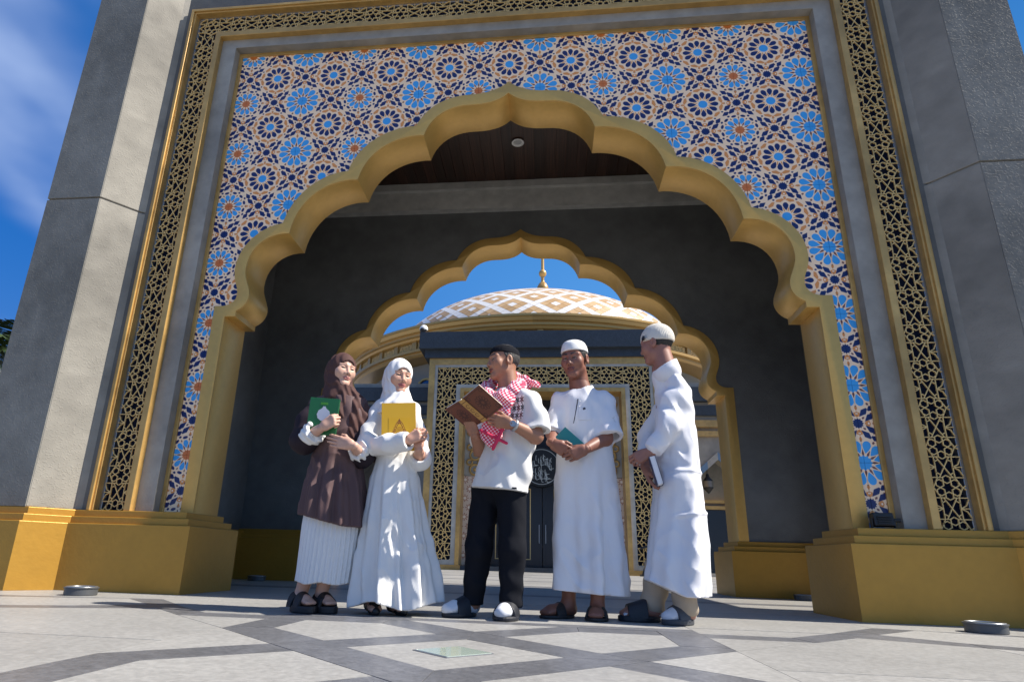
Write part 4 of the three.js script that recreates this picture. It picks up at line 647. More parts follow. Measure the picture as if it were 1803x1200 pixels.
// foot field for the body
const footCaps = (ankle, heel, toe, w = 1) => { const d = toe.clone().sub(heel).setY(0).normalize(), X = V(d.z, 0, -d.x); const r = [cap(ankle, heel.clone().addScaledVector(d, 0.02).add(V(0, 0.03, 0)), 0.036 * w, 0.032 * w), cap(ankle.clone().add(V(0, -0.02, 0)), toe.clone().addScaledVector(d, -0.07).add(V(0, 0.028, 0)), 0.034 * w, 0.026 * w), cap(heel.clone().add(V(0, 0.025, 0)), toe.clone().addScaledVector(d, -0.06).add(V(0, 0.022, 0)), 0.028 * w, 0.03 * w)]; for (let i = 0; i < 5; i++) { const x = (i - 2) * 0.016 * w; r.push(cap(toe.clone().addScaledVector(d, -0.065).addScaledVector(X, x * 0.8).add(V(0, 0.022, 0)), toe.clone().addScaledVector(d, -0.012 - Math.abs(i - 1.2) * 0.004).addScaledVector(X, x).add(V(0, 0.013, 0)), 0.014 * w, 0.0095 * w)); } return r; };
// a bound book: boards, spine and pages; w along x, h along y, t along z
function book(name, label, w, h, t, mat, cover, pages, group) {
  const b = thing(name, label, 'book'); mat.decompose(b.position, b.quaternion, b.scale);
  const bd = 0.003; part('cover', merge([slab([[-w / 2, -h / 2], [w / 2, -h / 2], [w / 2, h / 2], [-w / 2, h / 2]], t / 2 - bd, t / 2, 0.001), slab([[-w / 2, -h / 2], [w / 2, -h / 2], [w / 2, h / 2], [-w / 2, h / 2]], -t / 2, -t / 2 + bd, 0.001), slab([[-w / 2, -h / 2], [-w / 2 + bd, -h / 2], [-w / 2 + bd, h / 2], [-w / 2, h / 2]], -t / 2 + bd, t / 2 - bd, 0)]), cover, b);
  part('pages', box(-w / 2 + bd + 0.0005, w / 2 - 0.004, -h / 2 + 0.004, h / 2 - 0.004, -t / 2 + bd + 0.0003, t / 2 - bd - 0.0003), pages, b);
  return b;
}
// ---------------------------------------------------------------- the five people
function person(label, z0, base) {
  const root = thing('person', label, 'person', [base.x, 0, base.z], null);
  const J = (px, py, dz = 0) => P(px, py, z0 + dz);
  const add = (name, g, m, lab) => { g.translate(-base.x, 0, -base.z); return part(name, g, m, root, lab); };
  return { root, J, add, z0 };
}
const ringsOf = (J, list) => list.map(([py, l, r, rz, dz, k]) => { const a = J(l, py, dz), b = J(r, py, dz); return [(a.y + b.y) / 2, (a.x + b.x) / 2, a.z, Math.max((b.x - a.x) / 2 - 0.014, 0.05), rz * 0.9]; });
const wr = (s, a) => (x, y, z) => 0.75 * a * (0.25 + 0.55 * fbm(x * 9 + s, y * 2.0 + s * 2, z * 9, 3) + 0.3 * vnoise(x * 26 + s, y * 14, z * 26) + 0.75 * (0.35 - 1.7 * Math.abs(vnoise(x * 12 + y * 8 + s, y * 7 - x * 5, z * 12))) * (0.6 + vnoise(x * 3, y * 3 + s, z * 3)));
const sub = (f, w) => (x, y, z) => f(x, y, z) - w(x, y, z);
const below = (f, yf) => (x, y, z) => Math.max(f(x, y, z), yf(x, z) - y);      // keep what is above the hem
const above = (f, yf) => (x, y, z) => Math.max(f(x, y, z), y - yf(x, z));
const hull = (o, pad) => bounds(o, pad);

// cap: dome over the skull in the head's frame, brim height and how flat its top is
const capField = (o) => { const e = ell([0, 0.032, -0.012], 0.082 * o.s, o.h, 0.102 * o.s), inn = ell([0, 0.030, -0.012], 0.077 * o.s, o.h - 0.006, 0.097 * o.s); return (x, y, z) => { const rib = o.rib ? 0.0008 * Math.sin(Math.atan2(x, z + 0.012) * 60) : 0; let d = e(x, y, z) - rib - 0.0012 * vnoise(x * 40, y * 40, z * 40); const pl = (o.brim + o.tilt * (z + 0.012)) - y; d = smax(d, pl, 0.006); if (o.top) d = smax(d, y - o.top - o.tilt * 0.4 * (z + 0.012), o.round || 0.03); return d; }; };

// ===== bearded-cap reader: man in white shirt and red scarf holding the open book
{
  const base = P(850, 1088, 1.04); base.y = 0;
  const { root, J, add } = person('man in black cap, white shirt and red checked scarf reading an open brown book', 1.04, base);
  const skin = [0.31, 0.145, 0.085];
  const hm = headFrame(J(886, 638, 0.0), -1.12, 0.02, 0.03, 0.98), neck = J(893, 690, -0.03);
  const shR = J(874, 710, -0.12), shL = J(934, 706, 0.10), elR = J(846, 792, 0.02), wrR = J(836, 765, 0.17), elL = J(943, 768, 0.14), wrL = J(901, 746, 0.25);
  const hipR = J(856, 868, -0.04), hipL = J(900, 868, 0.04), knR = J(843, 965, 0.0), knL = J(902, 968, 0.06), anR = J(832, 1062, -0.02), anL = J(900, 1066, 0.05);
  const hlR = J(835, 1078, -0.04).setY(0.03), toR = J(783, 1084, 0.1).setY(0.03), hlL = J(902, 1084, 0.0).setY(0.03), toL = J(882, 1092, 0.2).setY(0.03);
  const bodyF = uni([cap(shR, shL, 0.05, 0.05), cap(J(905, 720, -0.02), J(885, 825, 0), 0.095, 0.08), cap(J(900, 700, -0.02), neck, 0.07, 0.055), ...chain([shL, elL, wrL], [0.052, 0.044, 0.029]), ...chain([shR, elR, wrR], [0.052, 0.042, 0.029]), ...chain([hipR, knR, anR], [0.068, 0.05, 0.04]), ...chain([hipL, knL, anL], [0.068, 0.05, 0.04]), ...footCaps(anR, hlR, toR), ...footCaps(anL, hlL, toL)], 0.02);
  const all = [shR, shL, elL, elR, wrL, wrR, hipL, hipR, anL, anR, toL, toR, neck];
  const body = mergeC([cols(nets(bodyF, ...bounds(all, 0.13), 0.012), skin), headGeo({ skin, lid: 0.004, brow: [0.03, 0.022, 0.018] }, hm), hand(wrL, V(-0.95, 0.16, 0.10), V(0.1, 0.35, -0.93), false, 0.98, FLAT.map((c, i) => [0.25 + 0.05 * i, 0.3, 0.2]), [0.55, 0.2], skin), hand(wrR, V(-0.35, 0.85, 0.35), V(0.35, 0.35, -0.85), true, 0.98, REL, [0.5, 0.4], skin)]);
  add('body', body, M.skin);
  const hairF = uni([ell([0, 0.034, -0.016], 0.078, 0.088, 0.097)], 0.01);
  const hf = (x, y, z) => Math.max(hairF(x, y, z) + 0.002 * vnoise(x * 200, y * 60, z * 200), z - 0.02 - 0.5 * (y - 0.03), -0.052 - y + (z > -0.03 ? (z + 0.03) * 1.0 : 0));
  const hg = nets(hf, V(-0.09, -0.08, -0.125), V(0.09, 0.13, 0.08), 0.004).applyMatrix4(hm); add('hair', hg, std([0.03, 0.028, 0.027], 0.7));
  add('cap', nets(capField({ s: 1.0, h: 0.112, brim: 0.045, tilt: 0.10, top: 0.118, round: 0.05, rib: 1 }), V(-0.1, 0, -0.13), V(0.1, 0.16, 0.11), 0.004).applyMatrix4(hm), cloth([0.006, 0.007, 0.011], { rep: 10, bump: 0.001 }));
  // shirt with short sleeves
  const under = uni([cap(shR, shL, 0.05, 0.05), cap(J(905, 720, -0.02), J(885, 850, 0), 0.10, 0.11), cap(shL, elL, 0.052, 0.044), cap(shR, elR, 0.052, 0.042)], 0.03);
  const R = ringsOf(J, [[678, 888, 905, 0.05, -0.03], [690, 868, 940, 0.09, 0], [720, 857, 950, 0.125, 0.01], [760, 850, 948, 0.14, 0.02], [805, 842, 944, 0.145, 0.02], [850, 830, 938, 0.17, 0.02], [876, 824, 936, 0.178, 0.02]]);
  const tor = stack(R, -0.35, (t, y) => 0.010 * Math.sin(t * 5 + 1) * sst(1.25, 0.75, y));
  const slL = sleeve([shL.clone().add(V(-0.04, 0.0, 0)), shL.clone().lerp(elL, 0.45).add(V(0.012, 0, 0)), elL.clone().add(V(0.005, 0.03, 0))], [0.060, 0.066, 0.074]), slR = sleeve([shR, shR.clone().lerp(elR, 0.5), elR.clone().add(V(0, 0.04, 0))], [0.066, 0.070, 0.074]);
  const w1 = wr(3, 0.017), pl = (x, y, z) => 0.006 * Math.sin(y * 30 + x * 40) * sst(0.05, 0.15, x - base.x);
  const lim = elL.y + 0.045, shirt = (x, y, z) => smin(smin(smin(tor(x, y, z), slL(x, y, z), 0.035), slR(x, y, z), 0.035), Math.max(under(x, y, z) - 0.009, lim - y), 0.02) - w1(x, y, z) - pl(x, y, z);
  const hemA = J(827, 855, 0.1), hemB = J(933, 868, 0.1);
  const sf = below(shirt, x => hemA.y + (hemB.y - hemA.y) * (x - hemA.x) / (hemB.x - hemA.x));
  M.shirt = cloth([0.66, 0.655, 0.64]);
  add('shirt', nets(sf, ...bounds([shR, shL, elL, elR, hemA, hemB, V(base.x, R[0][0], 1.0)], 0.18), 0.0075), M.shirt);
  { // embroidered patch of dark red and black flowers on the chest and a small tag at the hem
    const S = 256, c = document.createElement('canvas'); c.width = c.height = S; const g = c.getContext('2d'); g.fillStyle = '#e9e6e2'; g.fillRect(0, 0, S, S); for (let i = 0; i < 3; i++) for (let j = 0; j < 3; j++) { g.save(); g.translate(44 + i * 84 + (j % 2) * 20, 44 + j * 84); for (let k = 0; k < 6; k++) { g.rotate(Math.PI / 3); g.fillStyle = (i + j) % 2 ? '#16161a' : '#5a1c20'; g.beginPath(); g.ellipse(0, 25, 9, 17, 0, 0, 7); g.fill(); } g.fillStyle = '#16161a'; g.beginPath(); g.arc(0, 0, 8, 0, 7); g.fill(); g.strokeStyle = '#16161a'; g.lineWidth = 4; g.beginPath(); g.arc(0, 0, 40, 0.3, 2.2); g.stroke(); g.restore(); }
    const t = new THREE.CanvasTexture(c); t.colorSpace = THREE.SRGBColorSpace; const q = new THREE.BoxGeometry(1, 1, 1, 12, 12, 1), p = q.attributes.position;
    for (let i = 0; i < p.count; i++) { const u = p.getX(i) + 0.5, v = p.getY(i) + 0.5, o = J(mix(907, 930, u) + 2 * v, mix(752, 712, v), 0), d = V(-0.15, 0.1, 1).normalize(); let s = 0.3; for (let k = 0; k < 60; k++) { const y = o.clone().addScaledVector(d, s), f = sf(y.x, y.y, y.z); if (f < 0.0005) break; s -= Math.max(f * 0.7, 0.0006); } const w = o.addScaledVector(d, s + 0.001 + 0.003 * (p.getZ(i) + 0.5)); p.setXYZ(i, w.x, w.y, w.z); }
    q.computeVertexNormals(); add('embroidery', q, std([1, 1, 1], 0.85, { map: t, side: THREE.DoubleSide }));
    const tg = J(903, 859, 0.16); let s = 0; for (let k = 0; k < 80; k++) { const f = sf(tg.x, tg.y, tg.z + s); if (f < 0.001) break; s -= Math.max(f * 0.6, 0.0005); } add('hem_label', box(tg.x - 0.022, tg.x + 0.022, tg.y - 0.005, tg.y + 0.005, tg.z + s - 0.002, tg.z + s + 0.004), M.black);
  }
  // trousers
  const leg = (h, k, a, s) => [cap(h, k, 0.086, 0.072), cap(k, a, 0.072, 0.060)];
  const tr = uni([...leg(hipR, knR, anR.clone().add(V(0, 0.0, 0))), ...leg(hipL, knL, anL), cap(hipR.clone().add(V(0, 0.03, 0)), hipL.clone().add(V(0, 0.03, 0)), 0.085, 0.085)], 0.03), w2 = wr(9, 0.014);
  const topY = J(880, 845, 0).y, tf = below((x, y, z) => Math.max(tr(x, y, z), y - topY) - w2(x, y, z) - 0.004 * Math.sin(y * 55 + x * 20) * sst(0.35, 0.1, y), () => 0.065);
  add('trousers', nets(tf, ...bounds([hipR, hipL, anR, anL, knL, knR], 0.14), 0.010), cloth([0.009, 0.010, 0.014], { rough: 0.85 }));
  // socks and slides
  const sk = uni([...footCaps(anR, hlR, toR, 1.07), ...footCaps(anL, hlL, toL, 1.07), cap(toR.clone().lerp(hlR, 0.28).add(V(0, 0.02, 0)), toR.clone().lerp(hlR, 0.07).add(V(0, 0.016, 0)), 0.04, 0.031), cap(toL.clone().lerp(hlL, 0.28).add(V(0, 0.02, 0)), toL.clone().lerp(hlL, 0.07).add(V(0, 0.016, 0)), 0.04, 0.031)], 0.02);
  add('socks', nets(sk, ...bounds([anR, anL, hlR, hlL, toR, toL], 0.07), 0.007), cloth([0.60, 0.62, 0.66]));
  for (const [h, t] of [[hlR, toR], [hlL, toL]]) add('slide_sandal', sandal(h.clone().setY(0.005), t.clone().setY(0.005), 0.105, 0.024, [[0.36, 0.76]], { h: 0.060 }), M.rubber || (M.rubber = std([0.012, 0.014, 0.02], 0.55)));
  // scarf: wound round the neck, one end hanging on the chest
  const scTex = tex(256, (u, v) => { const a = Math.abs(((u * 16) % 1) - 0.5), b = Math.abs(((v * 16) % 1) - 0.5); const on = (a + b < 0.5); return on ? [0.97, 0.88, 0.90] : [0.82, 0.20, 0.33]; }, true);
  M.scarf = std([0.95, 0.95, 0.95], 0.9, { map: rep(scTex, 4.0), bumpMap: rep(tWeave, 6), bumpScale: 0.002, side: THREE.DoubleSide });
  const nk = J(893, 684, 0.0), loop = []; const cen = [J(922, 672, -0.05), J(910, 686, 0.08), J(888, 705, 0.14), J(864, 702, 0.10), J(854, 686, -0.02), J(872, 674, -0.12), J(908, 664, -0.12), J(922, 672, -0.05)];
  const scA = uni(chain(cen, [0.036, 0.048, 0.056, 0.048, 0.038, 0.034, 0.034, 0.036]), 0.03);
  const tail = uni(chain([J(884, 712, 0.17), J(872, 740, 0.17), J(866, 762, 0.165), J(866, 778, 0.165)], [0.062, 0.066, 0.066, 0.034]), 0.02), tz = J(866, 740, 0.17).z;
  const tie = (x, y, z) => Math.max(tail(x, y, z), Math.abs(z - (tz + 0.012) ) - 0.016);
  const side2 = uni(chain([J(930, 676, -0.04), J(945, 676, 0.02)], [0.028, 0.02]), 0.02);
  const sc = (x, y, z) => { const f = 0.005 * Math.sin(y * 70 + x * 60 + z * 40) + 0.003 * Math.sin(x * 90 + y * 110) + 0.006 * fbm(x * 14, y * 14, z * 14, 2); return Math.min(smin(smin(scA(x, y, z), side2(x, y, z), 0.02) - f, tail(x, y, z) + 1, 0.01), tie(x, y, z) - f * 0.6); };
  add('scarf', nets(sc, ...bounds([...cen, J(862, 778, 0.17), J(947, 676, 0)], 0.09), 0.006, { uv: (x, y, z) => [(x + z * 0.6) * 0.8 + y * 0.6, y * 0.8 - x * 0.6] }), M.scarf);
  { // two plain red stripes crossing near the scarf's end
    const q = (a, b, w) => { const pts = []; for (let i = 0; i <= 8; i++) { const t = i / 8; pts.push(a.clone().lerp(b, t)); } const f = uni(chain(pts, pts.map(() => w)), 0.004); return f; };
    const a = q(J(888, 748, 0.24), J(868, 790, 0.225), 0.010), b = q(J(846, 757, 0.225), J(892, 780, 0.222), 0.009);
    add('scarf_stripe', nets((x, y, z) => Math.min(a(x, y, z), b(x, y, z)) + 0.001 * vnoise(x * 90, y * 90, z * 90), ...bounds([J(888, 748, 0.24), J(868, 792, 0.22), J(844, 757, 0.22), J(894, 781, 0.22)], 0.02), 0.005), std([0.58, 0.03, 0.09], 0.9));
  }
  { // wrist watch
    const c = wrL.clone().lerp(elL, 0.10), ax = elL.clone().sub(wrL).normalize(), m = frame(V(0, 1, 0).cross(ax).normalize(), ax.clone().cross(V(0, 1, 0).cross(ax).normalize()).multiplyScalar(-1).normalize(), ax, c); const m2 = new THREE.Matrix4().compose(c, new THREE.Quaternion().setFromUnitVectors(V(0, 0, 1), ax), V(1, 1, 1));
    add('watch', merge([new THREE.TorusGeometry(0.031, 0.006, 8, 28).scale(1, 1, 1.8).applyMatrix4(m2), new THREE.CylinderGeometry(0.018, 0.018, 0.008, 20).rotateX(Math.PI / 2).translate(c.x - 0.004, c.y + 0.002, c.z + 0.034)]), M.steel);
  }
  // the open book in his hands
  {
    const S = J(833, 722, 0.30), s = V(0.62, -0.46, -0.52).normalize(), orth = v => v.addScaledVector(s, -v.dot(s)).normalize(), a = orth(V(0.75, 0.43, 0.44)), b = orth(V(-0.65, -0.17, -0.55));
    const o = thing('open_book', 'open brown book with a pale spine held up by the man in the black cap', 'book', [S.x, S.y, S.z]); const h = 0.192, w = 0.13;
    const boardTex = (() => { const c = document.createElement('canvas'); c.width = c.height = 256; const g = c.getContext('2d'); g.fillStyle = '#6a3a26'; g.fillRect(0, 0, 256, 256); g.strokeStyle = '#3a1a12'; g.lineWidth = 5; g.strokeRect(14, 14, 228, 228); for (let k = 0; k < 12; k++) { g.save(); g.translate(128, 128); g.rotate(k * Math.PI / 6); g.beginPath(); g.ellipse(0, 44, 14, 26, 0, 0, 7); g.stroke(); g.restore(); } g.beginPath(); g.arc(128, 128, 30, 0, 7); g.stroke(); for (const [x, y] of [[36, 36], [220, 36], [36, 220], [220, 220]]) { g.beginPath(); g.arc(x, y, 16, 0, 7); g.stroke(); } const t = new THREE.CanvasTexture(c); t.colorSpace = THREE.SRGBColorSpace; return t; })();
    const mt = std([0.85, 0.8, 0.78], 0.45, { map: boardTex }), mp = std([0.68, 0.62, 0.5], 0.8);
    for (const [d, name] of [[a, 'board'], [b, 'board']]) { const inn = d.clone().cross(s).normalize(); if (inn.y < 0) inn.negate(); const m = frame(d, s, d.clone().cross(s).normalize(), V(0, 0, 0)); const sg = inn.dot(d.clone().cross(s).normalize()) > 0 ? 1 : -1; const g = box(0.014, 0.014 + w, -h / 2, h / 2, -0.002, 0.002), uv = g.attributes.uv, p = g.attributes.position; for (let i = 0; i < p.count; i++) uv.setXY(i, (p.getX(i) - 0.014) / w, p.getY(i) / h + 0.5); g.applyMatrix4(m); part(name, g, mt, o); part('pages', box(0.010, 0.008 + w, -h / 2 + 0.004, h / 2 - 0.004, sg > 0 ? 0.0025 : -0.019, sg > 0 ? 0.019 : -0.0025).applyMatrix4(m), mp, o); }
    const out = a.clone().add(b).normalize().negate(), sp = a.clone().sub(b); const mm = frame(sp.addScaledVector(out, -sp.dot(out)).normalize(), s, sp.clone().cross(s).normalize(), V(0, 0, 0));
    const c = document.createElement('canvas'); c.width = 64; c.height = 256; const g = c.getContext('2d'); g.fillStyle = '#b08a4c'; g.fillRect(0, 0, 64, 256); g.strokeStyle = '#5a3a1a'; g.lineWidth = 6; for (const y of [30, 226]) { g.beginPath(); g.moveTo(0, y); g.lineTo(64, y); g.stroke(); } for (const y of [80, 130, 180]) { g.beginPath(); g.arc(32, y, 16, 0, 5); g.stroke(); } const t = new THREE.CanvasTexture(c); t.colorSpace = THREE.SRGBColorSpace;
    const sg = box(-0.018, 0.018, -h / 2, h / 2, -0.002, 0.002), uv = sg.attributes.uv, p = sg.attributes.position; for (let i = 0; i < p.count; i++) uv.setXY(i, p.getX(i) / 0.036 + 0.5, p.getY(i) / h + 0.5); part('spine', sg.applyMatrix4(mm).translate(out.x * 0.004, out.y * 0.004, out.z * 0.004), std([0.95, 0.9, 0.85], 0.5, { map: t }), o);
  }
}

// ===== young man in white cap and white robe, hands clasped on a teal booklet
{
  const base = P(1020, 1088, 0.86); base.y = 0;
  const { root, J, add } = person('young man in long white robe and round white cap holding a teal booklet, facing forwards', 0.86, base);
  const skin = [0.225, 0.092, 0.06];
  const hm = headFrame(J(1012, 634, 0.02), -0.42, 0.16, 0.03, 1.0);
  const shR = J(990, 707, -0.02), shL = J(1064, 708, 0.0), elR = J(974, 764, 0.05), wrR = J(972, 780, 0.19), elL = J(1066, 772, 0.07), wrL = J(1032, 790, 0.20);
  const hipR = J(1005, 850, 0), hipL = J(1055, 850, 0), knR = J(1005, 960, 0.02), knL = J(1055, 960, 0.04), anR = J(1001, 1062, -0.02), anL = J(1052, 1068, 0.04);
  const hlR = J(1008, 1084, -0.05).setY(0.022), toR = J(955, 1088, 0.09).setY(0.022), hlL = J(1053, 1084, -0.02).setY(0.022), toL = J(1049, 1094, 0.17).setY(0.022);
  const bodyF = uni([cap(shR, shL, 0.05, 0.05), cap(J(1030, 720, -0.01), J(1030, 850, 0), 0.10, 0.11), cap(J(1028, 700, -0.01), J(1020, 672, 0), 0.07, 0.058), ...chain([shL, elL, wrL], [0.052, 0.044, 0.029]), ...chain([shR, elR, wrR], [0.052, 0.042, 0.029]), ...chain([hipR, knR, anR], [0.085, 0.056, 0.038]), ...chain([hipL, knL, anL], [0.085, 0.056, 0.038]), ...footCaps(anR, hlR, toR), ...footCaps(anL, hlL, toL)], 0.025);
  const feet = uni([...footCaps(anR, hlR, toR), ...footCaps(anL, hlL, toL), cap(knR.clone().lerp(anR, 0.5), anR, 0.05, 0.037), cap(knL.clone().lerp(anL, 0.5), anL, 0.05, 0.037)], 0.014);
  add('body', mergeC([cols(nets(bodyF, ...bounds([shR, shL, elR, elL, wrR, wrL, hipR, hipL, anR, anL, toR, toL], 0.13), 0.012), skin), cols(nets(feet, ...bounds([anR, anL, hlR, hlL, toR, toL], 0.05), 0.005), skin), headGeo({ skin, lid: 0.003, brow: [0.014, 0.01, 0.009], browW: 1.25, lips: [0.17, 0.05, 0.045] }, hm),
    hand(wrL, V(-0.88, -0.42, 0.22), V(-0.1, 0.15, -1), false, 0.98, GRIP, [0.4, 0.3], skin), hand(wrR, V(0.80, -0.50, 0.20), V(0.1, 0.3, -1), true, 0.98, GRIP, [0.5, 0.3], skin)]), M.skin);
  const hF = ell([0, 0.034, -0.016], 0.079, 0.088, 0.097), hf = (x, y, z) => Math.max(hF(x, y, z) + 0.002 * vnoise(x * 200, y * 60, z * 200), z - 0.062 - 0.2 * (y - 0.03) + (Math.abs(x) > 0.06 ? 0.02 : -0.008), (Math.abs(x) > 0.05 ? -0.03 : 0.052) - y + (z < 0 ? z * 1.2 : z * 0.35));
  add('hair', nets(hf, V(-0.09, -0.14, -0.125), V(0.09, 0.13, 0.1), 0.004).applyMatrix4(hm), std([0.014, 0.013, 0.013], 0.6));
  M.capWhite = std([0.72, 0.72, 0.71], 0.85, { bumpMap: rep(tWeave, 9), bumpScale: 0.001 });
  add('cap', nets(capField({ s: 1.04, h: 0.135, brim: 0.046, tilt: 0.10, top: 0.130, round: 0.035 }), V(-0.1, 0, -0.13), V(0.1, 0.17, 0.115), 0.004).applyMatrix4(hm), M.capWhite);
  add('cap_badge', box(-0.075, -0.069, 0.082, 0.106, 0.028, 0.040).applyMatrix4(hm), M.black);
  const R = ringsOf(J, [[676, 1012, 1036, 0.055, 0], [688, 998, 1054, 0.08, 0], [700, 986, 1072, 0.10, 0], [716, 980, 1080, 0.115, 0], [745, 981, 1078, 0.125, 0.01], [800, 976, 1084, 0.13, 0.01], [850, 972, 1090, 0.14, 0.01], [920, 969, 1097, 0.15, 0.01], [980, 968, 1103, 0.16, 0.01], [1052, 967, 1111, 0.17, 0.01]]);
  const tor = stack(R, 0.1, (t, y) => { const k = sst(1.05, 0.2, y); return k * (0.020 * Math.sin(t * 5 + 0.6) + 0.012 * Math.sin(t * 9 + 2 + y * 1.5)); });
  const slL = sleeve([shL.clone().add(V(-0.03, 0, 0)), shL.clone().lerp(elL, 0.5).add(V(0.012, 0, 0)), elL.clone().add(V(0.022, 0.012, 0))], [0.056, 0.066, 0.084], 0.14), slR = sleeve([shR.clone().add(V(0.02, 0, 0)), shR.clone().lerp(elR, 0.5), elR.clone().add(V(0.0, 0.01, 0))], [0.055, 0.060, 0.070], 0.14), w1 = wr(21, 0.016);
  const under = uni([cap(shR, shL, 0.05, 0.05), cap(J(1030, 720, -0.01), J(1030, 850, 0), 0.10, 0.11), cap(shL, elL, 0.052, 0.044), cap(shR, elR, 0.052, 0.042), cap(hipR, knR, 0.085, 0.056), cap(hipL, knL, 0.085, 0.056)], 0.025), lim = elL.y + 0.03;
  const rb = (x, y, z) => smin(smin(smin(tor(x, y, z), slL(x, y, z), 0.03), slR(x, y, z), 0.03), Math.max(under(x, y, z) - 0.009, Math.abs(x - base.x) > 0.14 ? lim - y : -1), 0.02) - w1(x, y, z) - 0.004 * Math.sin(x * 60 - y * 25) * sst(1.1, 1.4, y);
  const hA = J(968, 1036, 0), hB = J(1111, 1051, 0);
  M.robe = cloth([0.70, 0.70, 0.73]);
  const nkc = J(1022, 684, 0.06), rf = below(rb, x => hA.y + (hB.y - hA.y) * (x - hA.x) / (hB.x - hA.x)), rf2 = (x, y, z) => smax(rf(x, y, z), -(Math.hypot(x - nkc.x, (y - nkc.y - 0.03) * 1.2, z - nkc.z + 0.06) - 0.075), 0.008);
  add('robe', nets(rf2, ...bounds([shR, shL, elR, elL, hA, hB, V(base.x, R[0][0], 0.9)], 0.2), 0.008), M.robe);
  const onto = (px, py) => { const o = J(px, py, 0.3); for (let k = 0; k < 80; k++) { const f = rf2(o.x, o.y, o.z); if (f < 0.0006) break; o.z -= Math.max(f * 0.6, 0.0005); } return o; };
  { const pts = [688, 700, 712, 724, 733].map((y, i) => onto(1020.5 - i * 2.1, y)); add('placket', nets(uni(chain(pts, [0.0035, 0.0035, 0.003, 0.003, 0.0025]), 0.001), ...bounds(pts, 0.01), 0.0025), std([0.02, 0.022, 0.035], 0.8));
    const c = onto(1032, 707); add('badge', new THREE.CylinderGeometry(0.009, 0.009, 0.004, 14).rotateX(Math.PI / 2).translate(c.x, c.y, c.z + 0.002), std([0.02, 0.024, 0.04], 0.7));
    const k = onto(1033, 716); const pk = new THREE.BoxGeometry(1, 1, 1, 8, 8, 1), p = pk.attributes.position; for (let i = 0; i < p.count; i++) { const q = onto(1022 + 22 * (p.getX(i) + 0.5), 728 - 24 * (p.getY(i) + 0.5)); p.setXYZ(i, q.x, q.y, q.z + 0.001 + 0.0022 * (p.getZ(i) + 0.5)); } pk.computeVertexNormals(); add('pocket', pk, M.robe);
    for (const [x, y] of [[1024, 692], [1023, 702]]) { const b = onto(x, y); add('button', new THREE.SphereGeometry(0.004, 10, 8).translate(b.x, b.y, b.z), M.white); } }
  for (const [h, t] of [[hlR, toR], [hlL, toL]]) add('sandal', sandal(h.clone().setY(0.004), t.clone().setY(0.004), 0.100, 0.018, [[0.44, 0.72]], { h: 0.046 }), M.leather || (M.leather = std([0.018, 0.016, 0.017], 0.6)));
  const bc = J(999, 779, 0.175), bm = new THREE.Matrix4().compose(bc, new THREE.Quaternion().setFromEuler(new THREE.Euler(-0.12, -0.1, 0.80)), V(1, 1, 1));
  book('closed_book', 'thin teal booklet held point upwards in clasped hands against the white robe', 0.125, 0.15, 0.012, bm, std([0.012, 0.15, 0.16], 0.4), M.pagesW || (M.pagesW = std([0.66, 0.63, 0.56], 0.8)));
}

